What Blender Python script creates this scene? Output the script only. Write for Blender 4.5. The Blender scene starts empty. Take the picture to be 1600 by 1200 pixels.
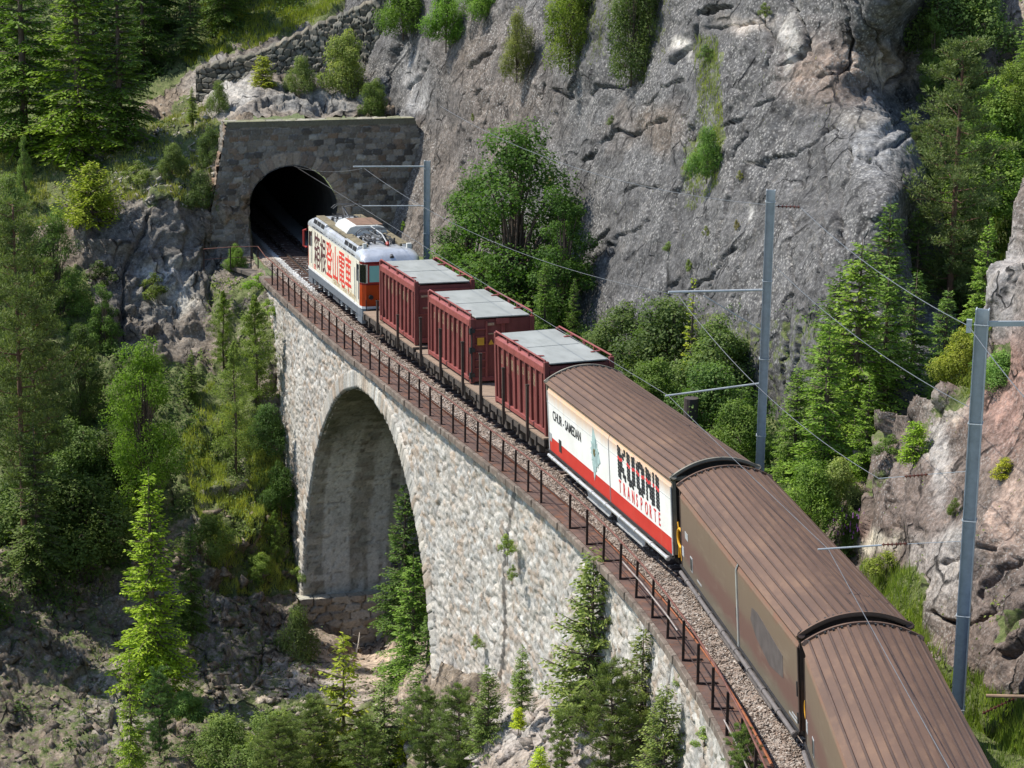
import bpy, math, random
import numpy as np
from mathutils import Vector, Matrix

S = bpy.context.scene
COL = S.collection
# ------------------------------------------------------------------ camera
CF = 3926.1
CC = np.array([-11.9107, -52.8162, 22.6911])
CFW = np.array([0.07007759, 0.96525835, -0.25172495])
CR = np.array([0.997533, -0.06885365, 0.01367823])
CU = np.array([0.00412915, 0.25206248, 0.96770215])
cam = bpy.data.cameras.new('camera'); camo = bpy.data.objects.new('camera', cam); COL.objects.link(camo)
camo.matrix_world = Matrix(((CR[0], CU[0], -CFW[0], CC[0]), (CR[1], CU[1], -CFW[1], CC[1]), (CR[2], CU[2], -CFW[2], CC[2]), (0, 0, 0, 1)))
cam.sensor_width = 36; cam.lens = CF / 1600 * 36; cam.clip_start = 1; cam.clip_end = 2000
S.camera = camo
# ------------------------------------------------------------------ light
SUN = Vector((-0.93, 0.30, 1.36)).normalized()
w = bpy.data.worlds.new('World'); S.world = w; w.use_nodes = True
nt = w.node_tree; sky = nt.nodes.new('ShaderNodeTexSky'); sky.sky_type = 'NISHITA'; sky.sun_disc = False
sky.sun_elevation = math.asin(SUN.z); sky.sun_rotation = math.atan2(SUN.x, SUN.y); sky.altitude = 1000
nt.links.new(sky.outputs[0], nt.nodes['Background'].inputs[0]); nt.nodes['Background'].inputs[1].default_value = 0.15
sl = bpy.data.lights.new('sun', 'SUN'); sl.energy = 4.3; sl.angle = math.radians(0.5); sl.color = (1, .955, .88)
so = bpy.data.objects.new('sun', sl); COL.objects.link(so); so.rotation_euler = SUN.to_track_quat('Z', 'Y').to_euler(); so.location = (-60, 60, 80)
S.view_settings.view_transform = 'Standard'; S.view_settings.look = 'None'; S.view_settings.exposure = 0.55; S.view_settings.gamma = 1
S.cycles.max_bounces = 5; S.cycles.diffuse_bounces = 3; S.cycles.glossy_bounces = 2; S.cycles.transmission_bounces = 3
S.cycles.transparent_max_bounces = 4; S.cycles.sample_clamp_indirect = 4; S.cycles.caustics_reflective = False; S.cycles.caustics_refractive = False

def un(x, y, d):
    x = np.asarray(x, float); y = np.asarray(y, float); d = np.asarray(d, float)
    return CC + d[..., None] * (CFW + CR * ((x - 800) / CF)[..., None] + CU * ((600 - y) / CF)[..., None])

# ------------------------------------------------------------------ track alignment
K0, K1, S1, CA0, CA1, GR = .0086, -.0017, 30.3303, .0612, -.0076, -.0476
def sg(x): return 1 / (1 + np.exp(x / 4))
_ss = np.linspace(-45, 125, 3401); _k = K1 + (K0 - K1) * sg(_ss - S1)
_th = np.concatenate([[0], np.cumsum((_k[1:] + _k[:-1]) / 2 * np.diff(_ss))])
_th -= np.interp(0, _ss, _th)
_x = np.concatenate([[0], np.cumsum(-np.sin((_th[1:] + _th[:-1]) / 2) * np.diff(_ss))]); _x -= np.interp(0, _ss, _x)
_y = np.concatenate([[0], np.cumsum(np.cos((_th[1:] + _th[:-1]) / 2) * np.diff(_ss))]); _y -= np.interp(0, _ss, _y)
def TRK(s, lat=0., h=0., cant=False):
    s = np.asarray(s, float); lat = np.asarray(lat, float) + 0 * s; h = np.asarray(h, float) + 0 * s
    t = np.interp(s, _ss, _th); x = np.interp(s, _ss, _x); y = np.interp(s, _ss, _y)
    c = (CA1 + (CA0 - CA1) * sg(s - S1)) if cant else 0 * s
    rx, ry = np.cos(t), np.sin(t)
    L = lat * np.cos(c) - h * np.sin(c); Z = lat * np.sin(c) + h * np.cos(c)
    return np.stack([x + rx * L, y + ry * L, GR * s + Z], -1)
def tv(s, lat=0., h=0., cant=False): return Vector(TRK(s, lat, h, cant).tolist())
def frame(s0, s1):
    a = tv(s0); b = tv(s1); Y = (b - a).normalized(); r = Y.cross(Vector((0, 0, 1))).normalized(); u = r.cross(Y)
    c = CA1 + (CA0 - CA1) * sg((s0 + s1) / 2 - S1)
    R = r * math.cos(c) + u * math.sin(c); Z = R.cross(Y)
    M = Matrix((R, Y, Z)).transposed().to_4x4(); M.translation = a
    return M, (b - a).length

# ------------------------------------------------------------------ numpy noise
def _h(ix, iy, iz, k):
    n = (ix * 374761393 + iy * 668265263 + iz * 2147483647 + k * 1274126177) & 0xffffffff
    n = ((n ^ (n >> 13)) * 1274126177) & 0xffffffff
    n = ((n ^ (n >> 15)) * 2246822519) & 0xffffffff
    return ((n ^ (n >> 16)) & 0xffffff) / float(0xffffff)
def vnoise(p, k=0):
    i = np.floor(p).astype(np.int64); f = p - i; f = f * f * f * (f * (f * 6 - 15) + 10)
    r = 0
    for a in (0, 1):
        for b in (0, 1):
            for c in (0, 1):
                r = r + _h(i[:, 0] + a, i[:, 1] + b, i[:, 2] + c, k) * (f[:, 0] if a else 1 - f[:, 0]) * (f[:, 1] if b else 1 - f[:, 1]) * (f[:, 2] if c else 1 - f[:, 2])
    return r * 2 - 1
def fbm(p, o=4, k=0, g=.5):
    r = 0; a = 1
    for j in range(o): r = r + a * vnoise(p * 2.03 ** j + 17.3 * j, k + j); a *= g
    return r
def ridged(p, o=3, k=0):
    r = 0; a = 1
    for j in range(o): r = r + a * (1 - 2 * np.abs(vnoise(p * 2.1 ** j + 5.1 * j, k + j))); a *= .5
    return r
def worley(p, k=0):
    """nearest cell: returns F1, F2, offset vector to the cell point, three random numbers of the cell"""
    i = np.floor(p).astype(np.int64); n = len(p)
    F1 = np.full(n, 9.); F2 = np.full(n, 9.); off = np.zeros((n, 3)); R = np.zeros((n, 3))
    for a in (-1, 0, 1):
        for b in (-1, 0, 1):
            for c in (-1, 0, 1):
                q = i + (a, b, c)
                pt = q + np.stack([_h(q[:, 0], q[:, 1], q[:, 2], k + m) for m in range(3)], 1)
                dv = p - pt; d = np.sqrt((dv ** 2).sum(1)); m = d < F1
                F2 = np.where(m, F1, np.minimum(F2, d)); F1 = np.where(m, d, F1); off[m] = dv[m]
                if m.any():
                    qq = q[m]; R[m] = np.stack([_h(qq[:, 0], qq[:, 1], qq[:, 2], k + 7 + t) for t in range(3)], 1)
    return F1, F2, off, R
def facets(p, scale, amp, k=0, stretch=(1, 1, 1)):
    q = p * np.array(stretch) / scale
    F1, F2, off, R = worley(q + .35 * fbm(q, 2, k + 50)[:, None], k)
    g = R * 2 - 1
    e = np.clip((F2 - F1) * 3.2, 0, 1); e = e * (2 - e)
    return amp * e * ((off * g).sum(1) * 1.5 - np.abs(g[:, 0]) * .75), np.clip((F2 - F1) * 4, 0, 1)
def tps(cx, q):
    """thin plate spline through control points (x, y, value); q is n x 2"""
    c = np.array(cx, float); P = c[:, :2] / 400.; v = c[:, 2]; n = len(c)
    def U(r2): return np.where(r2 > 0, r2 * np.log(np.maximum(r2, 1e-12)), 0)
    A = np.zeros((n + 3, n + 3)); A[:n, :n] = U(((P[:, None] - P[None]) ** 2).sum(-1)) + np.eye(n) * 1e-3
    A[:n, n] = 1; A[:n, n + 1:] = P; A[n, :n] = 1; A[n + 1:, :n] = P.T
    s = np.linalg.solve(A, np.concatenate([v, [0, 0, 0]])); Q = q / 400.; out = np.empty(len(Q))
    for a in range(0, len(Q), 60000):
        z = Q[a:a + 60000]
        out[a:a + 60000] = U(((z[:, None] - P[None]) ** 2).sum(-1)) @ s[:n] + s[n] + z @ s[n + 1:]
    return out
def inpoly(x, y, poly):
    r = np.zeros(np.shape(x), bool); n = len(poly)
    for i in range(n):
        (x1, y1), (x2, y2) = poly[i], poly[(i + 1) % n]
        c = ((y1 > y) != (y2 > y)); r ^= c & (x < (x2 - x1) * (y - y1) / ((y2 - y1) or 1e-9) + x1)
    return r

# ------------------------------------------------------------------ object helpers
def tag(o, label=None, cat=None, group=None, kind=None):
    if label: o['label'] = label
    if cat: o['category'] = cat
    if group: o['group'] = group
    if kind: o['kind'] = kind
    return o
def empty(name, M, label, cat, group=None):
    o = bpy.data.objects.new(name, None); COL.objects.link(o); o.empty_display_size = .3
    o.matrix_world = M if isinstance(M, Matrix) else Matrix.Translation(Vector(M))
    return tag(o, label, cat, group)
def npmesh(name, V, F, mat, parent=None, smooth=False, attrs=None, kind=None):
    V = np.asarray(V, np.float32); F = np.asarray(F, np.int32); k = F.shape[1]
    m = bpy.data.meshes.new(name); m.vertices.add(len(V)); m.vertices.foreach_set('co', V.ravel())
    m.loops.add(F.size); m.loops.foreach_set('vertex_index', F.ravel()); m.polygons.add(len(F))
    m.polygons.foreach_set('loop_start', np.arange(0, F.size, k, dtype=np.int32))
    m.polygons.foreach_set('loop_total', np.full(len(F), k, np.int32))
    if smooth: m.polygons.foreach_set('use_smooth', np.ones(len(F), bool))
    for n, a in (attrs or {}).items():
        a = np.asarray(a, np.float32)
        if a.ndim == 1: m.attributes.new(n, 'FLOAT', 'POINT').data.foreach_set('value', a)
        else:
            if a.shape[1] == 3: a = np.concatenate([a, np.ones((len(a), 1), np.float32)], 1)
            m.attributes.new(n, 'FLOAT_COLOR', 'POINT').data.foreach_set('color', a.ravel())
    m.update(calc_edges=True); m.validate()
    if mat: m.materials.append(mat)
    o = bpy.data.objects.new(name, m); COL.objects.link(o)
    if parent: o.parent = parent
    if kind: o['kind'] = kind
    return o
SPLIT = {'side_rib', 'roof_end_rim', 'pale_pipe', 'corner_post', 'front_window', 'roof_walkway', 'horn', 'slide_rail', 'truss_plate', 'snow_plough', 'lid', 'cab_door_edge', 'painted_stripe'}
class MB:
    def __init__(s): s.v = []; s.f = []
    def add(s, vs, fs):
        b = len(s.v); s.v += [tuple(v) for v in vs]; s.f += [tuple(i + b for i in f) for f in fs]; return s
    def box(s, x0, x1, y0, y1, z0, z1):
        return s.add([(x, y, z) for z in (z0, z1) for y in (y0, y1) for x in (x0, x1)],
                     [(0, 2, 3, 1), (4, 5, 7, 6), (0, 1, 5, 4), (2, 6, 7, 3), (0, 4, 6, 2), (1, 3, 7, 5)])
    def obox(s, a, b, wx, wz, up=(0, 0, 1)):
        a = Vector(a); b = Vector(b); d = (b - a).normalized(); r = d.cross(Vector(up))
        r = r.normalized() if r.length > 1e-4 else Vector((1, 0, 0)); u = r.cross(d)
        vs = [p + r * i * wx / 2 + u * j * wz / 2 for p in (a, b) for j in (-1, 1) for i in (-1, 1)]
        return s.add(vs, [(0, 1, 3, 2), (4, 6, 7, 5), (0, 4, 5, 1), (2, 3, 7, 6), (0, 2, 6, 4), (1, 5, 7, 3)])
    def tube(s, pts, r, n=8, cap=True):
        pts = [Vector(p) for p in pts]; b = len(s.v); rr = r if hasattr(r, '__len__') else [r] * len(pts); u = None
        for i, p in enumerate(pts):
            d = (pts[min(i + 1, len(pts) - 1)] - pts[max(i - 1, 0)]).normalized()
            if u is None: u = d.orthogonal().normalized()
            else: u = (u - d * u.dot(d)).normalized()
            v = d.cross(u)
            for k in range(n):
                a = 2 * math.pi * k / n; s.v.append(tuple(p + (u * math.cos(a) + v * math.sin(a)) * rr[i]))
        for i in range(len(pts) - 1):
            for k in range(n): s.f.append((b + i * n + k, b + i * n + (k + 1) % n, b + (i + 1) * n + (k + 1) % n, b + (i + 1) * n + k))
        if cap:
            s.f.append(tuple(b + k for k in range(n))[::-1]); e = b + (len(pts) - 1) * n; s.f.append(tuple(e + k for k in range(n)))
        return s
    def prism(s, poly, y0, y1):   # poly in (x, z), extruded along y
        n = len(poly); vs = [(x, y0, z) for x, z in poly] + [(x, y1, z) for x, z in poly]
        fs = [tuple(range(n)), tuple(range(2 * n - 1, n - 1, -1))] + [(i, i + n, (i + 1) % n + n, (i + 1) % n) for i in range(n)]
        return s.add(vs, fs)
    def prismx(s, poly, x0, x1):  # poly in (y, z), extruded along x
        n = len(poly); vs = [(x0, y, z) for y, z in poly] + [(x1, y, z) for y, z in poly]
        fs = [tuple(range(n))[::-1], tuple(range(n, 2 * n))] + [(i, (i + 1) % n, (i + 1) % n + n, i + n) for i in range(n)]
        return s.add(vs, fs)
    def wheel(s, x, y, z, r, w, n=20): return s.tube([(x - w / 2, y, z), (x + w / 2, y, z)], r, n)
    def islands(s):
        p = list(range(len(s.v)))
        def fd(a):
            while p[a] != a: p[a] = p[p[a]]; a = p[a]
            return a
        for f in s.f:
            for a in f[1:]: p[fd(a)] = fd(f[0])
        g = {}
        for f in s.f: g.setdefault(fd(f[0]), []).append(f)
        out = []
        for fs in g.values():
            ix = sorted({i for f in fs for i in f}); mp = {i: k for k, i in enumerate(ix)}; m = MB(); m.v = [s.v[i] for i in ix]; m.f = [tuple(mp[i] for i in f) for f in fs]; out.append(m)
        return out
    def build(s, name, mat, parent=None, bevel=0, smooth=False, seg=1):
        if name in SPLIT:
            isl = s.islands()
            if len(isl) > 1:
                for m in isl: o = m.build(name, mat, parent, bevel, smooth, seg)
                return o
        m = bpy.data.meshes.new(name); m.from_pydata(s.v, [], s.f); m.update(); m.materials.append(mat)
        if smooth:
            m.polygons.foreach_set('use_smooth', [True] * len(m.polygons))
        o = bpy.data.objects.new(name, m); COL.objects.link(o)
        if parent: o.parent = parent
        if bevel:
            b = o.modifiers.new('bevel', 'BEVEL'); b.width = bevel; b.segments = seg; b.limit_method = 'ANGLE'
        return o
def text(body, sx, sz, fn, name, mat, parent, depth=.004, res=3, fat=0.):
    c = bpy.data.curves.new('t', 'FONT'); c.body = body; c.resolution_u = res; c.extrude = depth / max(sx, .01); c.offset = fat
    o = bpy.data.objects.new('t', c); COL.objects.link(o)
    dg = bpy.context.evaluated_depsgraph_get(); m = bpy.data.meshes.new_from_object(o.evaluated_get(dg)); bpy.data.objects.remove(o)
    for v in m.vertices: v.co = Vector(fn(v.co.x * sx, v.co.y * sz, v.co.z * sx))
    m.materials.clear(); m.materials.append(mat); o = bpy.data.objects.new(name, m); COL.objects.link(o); o.parent = parent
    return o

# ------------------------------------------------------------------ materials
def nn(nt, t, **k):
    n = nt.nodes.new(t)
    for a, b in k.items():
        if a.startswith('i_'): n.inputs[a[2:].replace('_', ' ')].default_value = b
        else: setattr(n, a, b)
    return n
def base_mat(name, rough=.7, metal=0., spec=.4):
    m = bpy.data.materials.new(name); m.use_nodes = True; t = m.node_tree; b = t.nodes['Principled BSDF']
    b.inputs['Roughness'].default_value = rough; b.inputs['Metallic'].default_value = metal; b.inputs['Specular IOR Level'].default_value = spec
    return m, t, b
def ramp(t, fac, stops):
    r = t.nodes.new('ShaderNodeValToRGB'); e = r.color_ramp.elements
    while len(e) < len(stops): e.new(.5)
    for i, (p, c) in enumerate(stops): e[i].position = p; e[i].color = (*c, 1) if len(c) == 3 else c
    t.links.new(fac, r.inputs[0]); return r.outputs[0]
def noise(t, co, scale, detail=4, rough=.55, dist=0.):
    n = nn(t, 'ShaderNodeTexNoise'); n.inputs['Scale'].default_value = scale; n.inputs['Detail'].default_value = detail
    n.inputs['Roughness'].default_value = rough; n.inputs['Distortion'].default_value = dist
    t.links.new(co, n.inputs['Vector']); return n.outputs[0]
def mixc(t, fac, a, b, mode='MIX'):
    m = t.nodes.new('ShaderNodeMix'); m.data_type = 'RGBA'; m.blend_type = mode; m.clamp_factor = True
    for v, i in ((fac, 0), (a, 6), (b, 7)):
        if isinstance(v, (int, float)): m.inputs[i].default_value = v
        elif isinstance(v, tuple): m.inputs[i].default_value = (*v, 1) if len(v) == 3 else v
        else: t.links.new(v, m.inputs[i])
    return m.outputs[2]
def math_(t, op, a, b=None, clamp=False):
    m = t.nodes.new('ShaderNodeMath'); m.operation = op; m.use_clamp = clamp
    for v, i in ((a, 0), (b, 1)):
        if v is None: continue
        if isinstance(v, (int, float)): m.inputs[i].default_value = v
        else: t.links.new(v, m.inputs[i])
    return m.outputs[0]
def bump(t, b, h, strength=.5, dist=.05):
    n = t.nodes.new('ShaderNodeBump'); n.inputs['Strength'].default_value = strength; n.inputs['Distance'].default_value = dist
    t.links.new(h, n.inputs['Height']); t.links.new(n.outputs[0], b.inputs['Normal']); return n
def mapping(t, co, scale=(1, 1, 1), rot=(0, 0, 0)):
    m = t.nodes.new('ShaderNodeMapping'); m.inputs['Scale'].default_value = scale; m.inputs['Rotation'].default_value = rot
    t.links.new(co, m.inputs['Vector']); return m.outputs[0]
def objco(t): return t.nodes.new('ShaderNodeTexCoord').outputs['Object']
def attr(t, n):
    a = t.nodes.new('ShaderNodeAttribute'); a.attribute_name = n; return a
_pc = {}
def paint(name, col, rough=.5, metal=0., var=.12, scale=3., dirt=None, dirt_amt=.35, stretch=(1, 1, 1), bmp=.1, spec=.4):
    """painted or plain surface with uneven wear; dirt is the colour of the stains"""
    if name in _pc: return _pc[name]
    m, t, b = base_mat(name, rough, metal, spec); co = objco(t)
    n1 = noise(t, mapping(t, co, stretch), scale, 6, .65)
    d = tuple(min(1, c * (1 - var * 1.6)) for c in col); l = tuple(min(1, c * (1 + var)) for c in col)
    c = ramp(t, n1, [(.3, d), (.7, l)])
    if dirt:
        n2 = noise(t, mapping(t, co, stretch), scale * 2.7, 8, .7, .4)
        f = ramp(t, n2, [(.5, (0, 0, 0)), (.72, (dirt_amt,) * 3)]); c = mixc(t, f, c, dirt)
    t.links.new(c, b.inputs['Base Color'])
    r = t.nodes.new('ShaderNodeMapRange'); r.inputs[3].default_value = rough - .1; r.inputs[4].default_value = min(1, rough + .15)
    t.links.new(n1, r.inputs[0]); t.links.new(r.outputs[0], b.inputs['Roughness'])
    if bmp: bump(t, b, noise(t, co, scale * 12, 5), bmp, .01)
    _pc[name] = m; return m
# ------------------------------------------------------------------ rock and ground
def rock_mat(name, bscale=1.0, speck=.35, rough=.9, moss=True, joint=.6):
    m, t, b = base_mat(name, rough, 0, .25); co = objco(t)
    tint = attr(t, 'tint').outputs['Color']; gr = attr(t, 'green').outputs['Fac']
    n1 = noise(t, co, .9 * bscale, 6, .62, .3); n2 = noise(t, co, 4.6 * bscale, 6, .68); n3 = noise(t, co, 2.0 * bscale, 4, .65, .6)
    f = ramp(t, n1, [(.32, (.66,) * 3), (.5, (.98,) * 3), (.68, (1.3,) * 3)]); c = mixc(t, 1., tint, f, 'MULTIPLY')
    f = ramp(t, n2, [(.34, (.45,) * 3), (.5, (1,) * 3), (.66, (1.55,) * 3)]); c = mixc(t, .9, c, f, 'MULTIPLY')
    f = ramp(t, n3, [(.35, (.74, .72, .7)), (.52, (1, 1, 1)), (.66, (1.2, 1.14, 1.06))]); c = mixc(t, .8, c, f, 'MULTIPLY')
    # pale lichen and quartz spots
    v = nn(t, 'ShaderNodeTexVoronoi'); v.inputs['Scale'].default_value = 7.5 * bscale; v.inputs['Randomness'].default_value = 1
    t.links.new(mapping(t, co, (1, 1, 1)), v.inputs['Vector'])
    zone = ramp(t, noise(t, co, .45, 3), [(.42, (.08,) * 3), (.58, (1,) * 3)])
    sp = ramp(t, v.outputs['Distance'], [(.2, (1,) * 3), (.42, (0,) * 3)])
    sp = mixc(t, 1., sp, zone, 'MULTIPLY'); sp2 = ramp(t, noise(t, co, 9 * bscale, 3, .6), [(.57, (0,) * 3), (.66, (1,) * 3)])
    sp = mixc(t, .5, sp, sp2, 'ADD'); sp = math_(t, 'MULTIPLY', sp, speck, True)
    c = mixc(t, sp, c, (.52, .5, .46))
    if moss:
        g = t.nodes.new('ShaderNodeNewGeometry'); sx = t.nodes.new('ShaderNodeSeparateXYZ'); t.links.new(g.outputs['Normal'], sx.inputs[0])
        n4 = noise(t, co, 2.6, 5, .75); a = math_(t, 'ADD', math_(t, 'MULTIPLY', gr, 1.15), math_(t, 'MULTIPLY', math_(t, 'SUBTRACT', n4, .5), 1.6))
        a = math_(t, 'ADD', a, math_(t, 'MULTIPLY', math_(t, 'SUBTRACT', sx.outputs[2], .45), .35))
        gm = ramp(t, a, [(.45, (0,) * 3), (.62, (1,) * 3)])
        gc = ramp(t, noise(t, co, 6.7, 4, .7), [(.25, (.045, .062, .018)), (.5, (.11, .135, .045)), (.75, (.22, .2, .11))])
        c = mixc(t, gm, c, gc)
    # joints: thin broken lines of two sets of fractures
    wv = t.nodes.new('ShaderNodeVectorMath'); wv.operation = 'ADD'; nz = nn(t, 'ShaderNodeTexNoise'); nz.inputs['Scale'].default_value = 1.1; nz.inputs['Detail'].default_value = 3; t.links.new(co, nz.inputs['Vector'])
    sc = t.nodes.new('ShaderNodeVectorMath'); sc.operation = 'SCALE'; sc.inputs['Scale'].default_value = .7; t.links.new(nz.outputs['Color'], sc.inputs[0]); t.links.new(co, wv.inputs[0]); t.links.new(sc.outputs[0], wv.inputs[1])
    jh = None
    for sc_, wd, rot, stt in ((.36 * bscale, .03, (.5, .4, .3), (1, 1, .55)), (1.1 * bscale, .04, (.2, .9, .7), (1, .8, .5))):
        vj = nn(t, 'ShaderNodeTexVoronoi'); vj.feature = 'DISTANCE_TO_EDGE'; vj.inputs['Scale'].default_value = sc_; t.links.new(mapping(t, wv.outputs[0], stt, rot), vj.inputs['Vector'])
        j = ramp(t, vj.outputs['Distance'], [(0, (0,) * 3), (wd * .45, (.25,) * 3), (wd, (1,) * 3)]); br_ = ramp(t, noise(t, co, sc_ * (2.2 if jh is None else .5), 2), [(.42 if jh is None else .36, (0,) * 3), (.54 if jh is None else .46, (1,) * 3)]); j = mixc(t, br_, j, (1, 1, 1))
        jh = j if jh is None else mixc(t, 1., jh, j, 'MULTIPLY')
    c = mixc(t, joint, c, mixc(t, 1., c, jh, 'MULTIPLY'))
    t.links.new(c, b.inputs['Base Color'])
    h = math_(t, 'ADD', math_(t, 'MULTIPLY', n1, .55), math_(t, 'MULTIPLY', n2, .34)); v2 = nn(t, 'ShaderNodeTexVoronoi'); v2.inputs['Scale'].default_value = 2.6 * bscale; t.links.new(mixc(t, .12, co, noise(t, co, 3, 2)), v2.inputs['Vector']); h = math_(t, 'ADD', h, math_(t, 'MULTIPLY', v2.outputs['Distance'], .16)); h = math_(t, 'ADD', h, math_(t, 'MULTIPLY', jh, .35))
    bump(t, b, h, 1., .22); return m

def seg_dist(x, y, pts):
    r = np.full(x.shape, 1e9)
    for (x1, y1), (x2, y2) in zip(pts[:-1], pts[1:]):
        L = (x2 - x1) ** 2 + (y2 - y1) ** 2 or 1e-9; t = np.clip(((x - x1) * (x2 - x1) + (y - y1) * (y2 - y1)) / L, 0, 1)
        r = np.minimum(r, np.hypot(x - x1 - t * (x2 - x1), y - y1 - t * (y2 - y1)))
    return r
class Sheet:
    """a piece of mountainside: a surface through surveyed points, broken up by joints, facets and ledges"""
    def __init__(s, name, ctrl, xr, yr, step, mat, base, blobs=(), greens=(), amp=.5, smooth=(), cracks=(), zmax=None, keep=None, skirt=0, k=0, fs=(2.2, .8), fa=(.62, .27, .11), lo=.8, label=None):
        xs = np.arange(xr[0], xr[1] + step, step); ys = np.arange(yr[0], yr[1] + step, step)
        X, Y = np.meshgrid(xs, ys); x = X.ravel(); y = Y.ravel(); s.ctrl = ctrl
        d = tps(ctrl, np.stack([x, y], 1)); p = un(x, y, d); s.seed = k
        A = np.full(len(x), amp)
        wx = x + 18 * vnoise(p * .8, k + 31); wy = y + 18 * vnoise(p * .8, k + 37)
        for cx, cy, r, a in smooth:
            ww = np.exp(-((wx - cx) ** 2 + (wy - cy) ** 2) / r ** 2); A = A * (1 - ww) + a * ww
        G = p.reshape(X.shape + (3,)); N = np.cross(np.gradient(G, axis=0), np.gradient(G, axis=1)); N /= np.linalg.norm(N, axis=2, keepdims=True) + 1e-9
        N = N.reshape(-1, 3); N *= -np.sign((N * CFW).sum(1))[:, None]     # towards the open side
        nv_ = np.clip(-(N * CFW).sum(1) * 2.1, .12, 1)
        f1, _ = facets(p, fs[0], fa[0], k, (1, 1, .8)); f2, e2 = facets(p, fs[1], fa[1], k + 3, (1, 1, .7)); f3, e3 = facets(p, fs[1] * .4, fa[2], k + 5)
        f2 = f2 - .05 * (1 - e2); f3 = f3 * (.4 + .6 * e3) * nv_; f2 = f2 * nv_
        dd = A * (lo * fbm(p / 4.5, 3, k) + f1 + f2 + f3 + .1 * ridged(p / 1.7, 3, k + 9)) + .045 * nv_ * fbm(p * 2.6, 3, k + 4)
        dark = np.zeros(len(x))
        u2 = np.stack([x, y, 0 * x], 1)
        for pts, wd, dep in cracks:
            q = seg_dist(x + 7 * vnoise(u2 / 30, 91) + 3 * vnoise(u2 / 9, 92), y + 7 * vnoise(u2 / 30, 95) + 3 * vnoise(u2 / 9, 96), pts); wl_ = wd * .6 * (.85 + .7 * vnoise(u2 / 22, 97)) + 1.3; dd = dd + .8 * dep * (.4 + .6 * nv_) * np.clip(1 - q / wl_, 0, 1) ** 1.3
        P = p - N * dd[:, None]
        if zmax is not None: P[:, 2] = np.minimum(P[:, 2], zmax + .3 * vnoise(P * .8, 2))
        s.x, s.y, s.P, s.N = xs, ys, P.reshape(X.shape + (3,)), N.reshape(X.shape + (3,))
        tint = np.tile(np.array(base, float), (len(x), 1))
        n = .5 + .5 * vnoise(p / 2.2, k + 71)
        for cx, cy, rx, ry, c in blobs:
            ww = np.clip(1.6 * np.exp(-((wx - cx) / rx) ** 2 - ((wy - cy) / ry) ** 2) * (.55 + .9 * n) - .12, 0, 1)[:, None]; tint = tint * (1 - ww) + np.array(c) * ww
        g = np.zeros(len(x))
        for poly, v in greens: g = np.maximum(g, v * inpoly(wx, wy, poly))
        I = np.arange(len(x)).reshape(X.shape); F = np.stack([I[:-1, :-1], I[1:, :-1], I[1:, 1:], I[:-1, 1:]], -1).reshape(-1, 4)
        if keep is not None:
            km = keep(x, y) if callable(keep) else inpoly(x, y, keep); F = F[km[F].all(1)]
        V = P
        if skirt:   # give the cut edge a far side
            E = np.concatenate([F[:, [0, 1]], F[:, [1, 2]], F[:, [2, 3]], F[:, [3, 0]]]); key = np.sort(E, 1); kk = key[:, 0] * 10 ** 7 + key[:, 1]
            u, idx, cnt = np.unique(kk, return_index=True, return_counts=True); B = E[idx[cnt == 1]]
            vb = np.unique(B); mp = {v: i for i, v in enumerate(vb)}
            ex = un(x[vb], y[vb], d[vb] + skirt) - np.array([0, 0, skirt * .45]) + (fbm(P[vb], 2, 3) * .5)[:, None]
            o = len(V); V = np.concatenate([V, ex]); tint = np.concatenate([tint, tint[vb]]); g = np.concatenate([g, g[vb]])
            F = np.concatenate([F, np.array([[b_, a_, o + mp[a_], o + mp[b_]] for a_, b_ in B])])
        s.o = npmesh(name, V, F, mat, None, True, {'tint': tint, 'green': g}, 'structure')
        us = np.unique(F); s.o.data.materials[0] = mat
    def at(s, x, y):
        x = np.asarray(x, float); y = np.asarray(y, float)
        i = np.clip((x - s.x[0]) / (s.x[1] - s.x[0]), 0, len(s.x) - 1.01); j = np.clip((y - s.y[0]) / (s.y[1] - s.y[0]), 0, len(s.y) - 1.01)
        a = i.astype(int); b = j.astype(int); u = (i - a)[..., None]; v = (j - b)[..., None]; D = s.P
        return D[b, a] * (1 - u) * (1 - v) + D[b, a + 1] * u * (1 - v) + D[b + 1, a] * (1 - u) * v + D[b + 1, a + 1] * u * v

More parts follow.
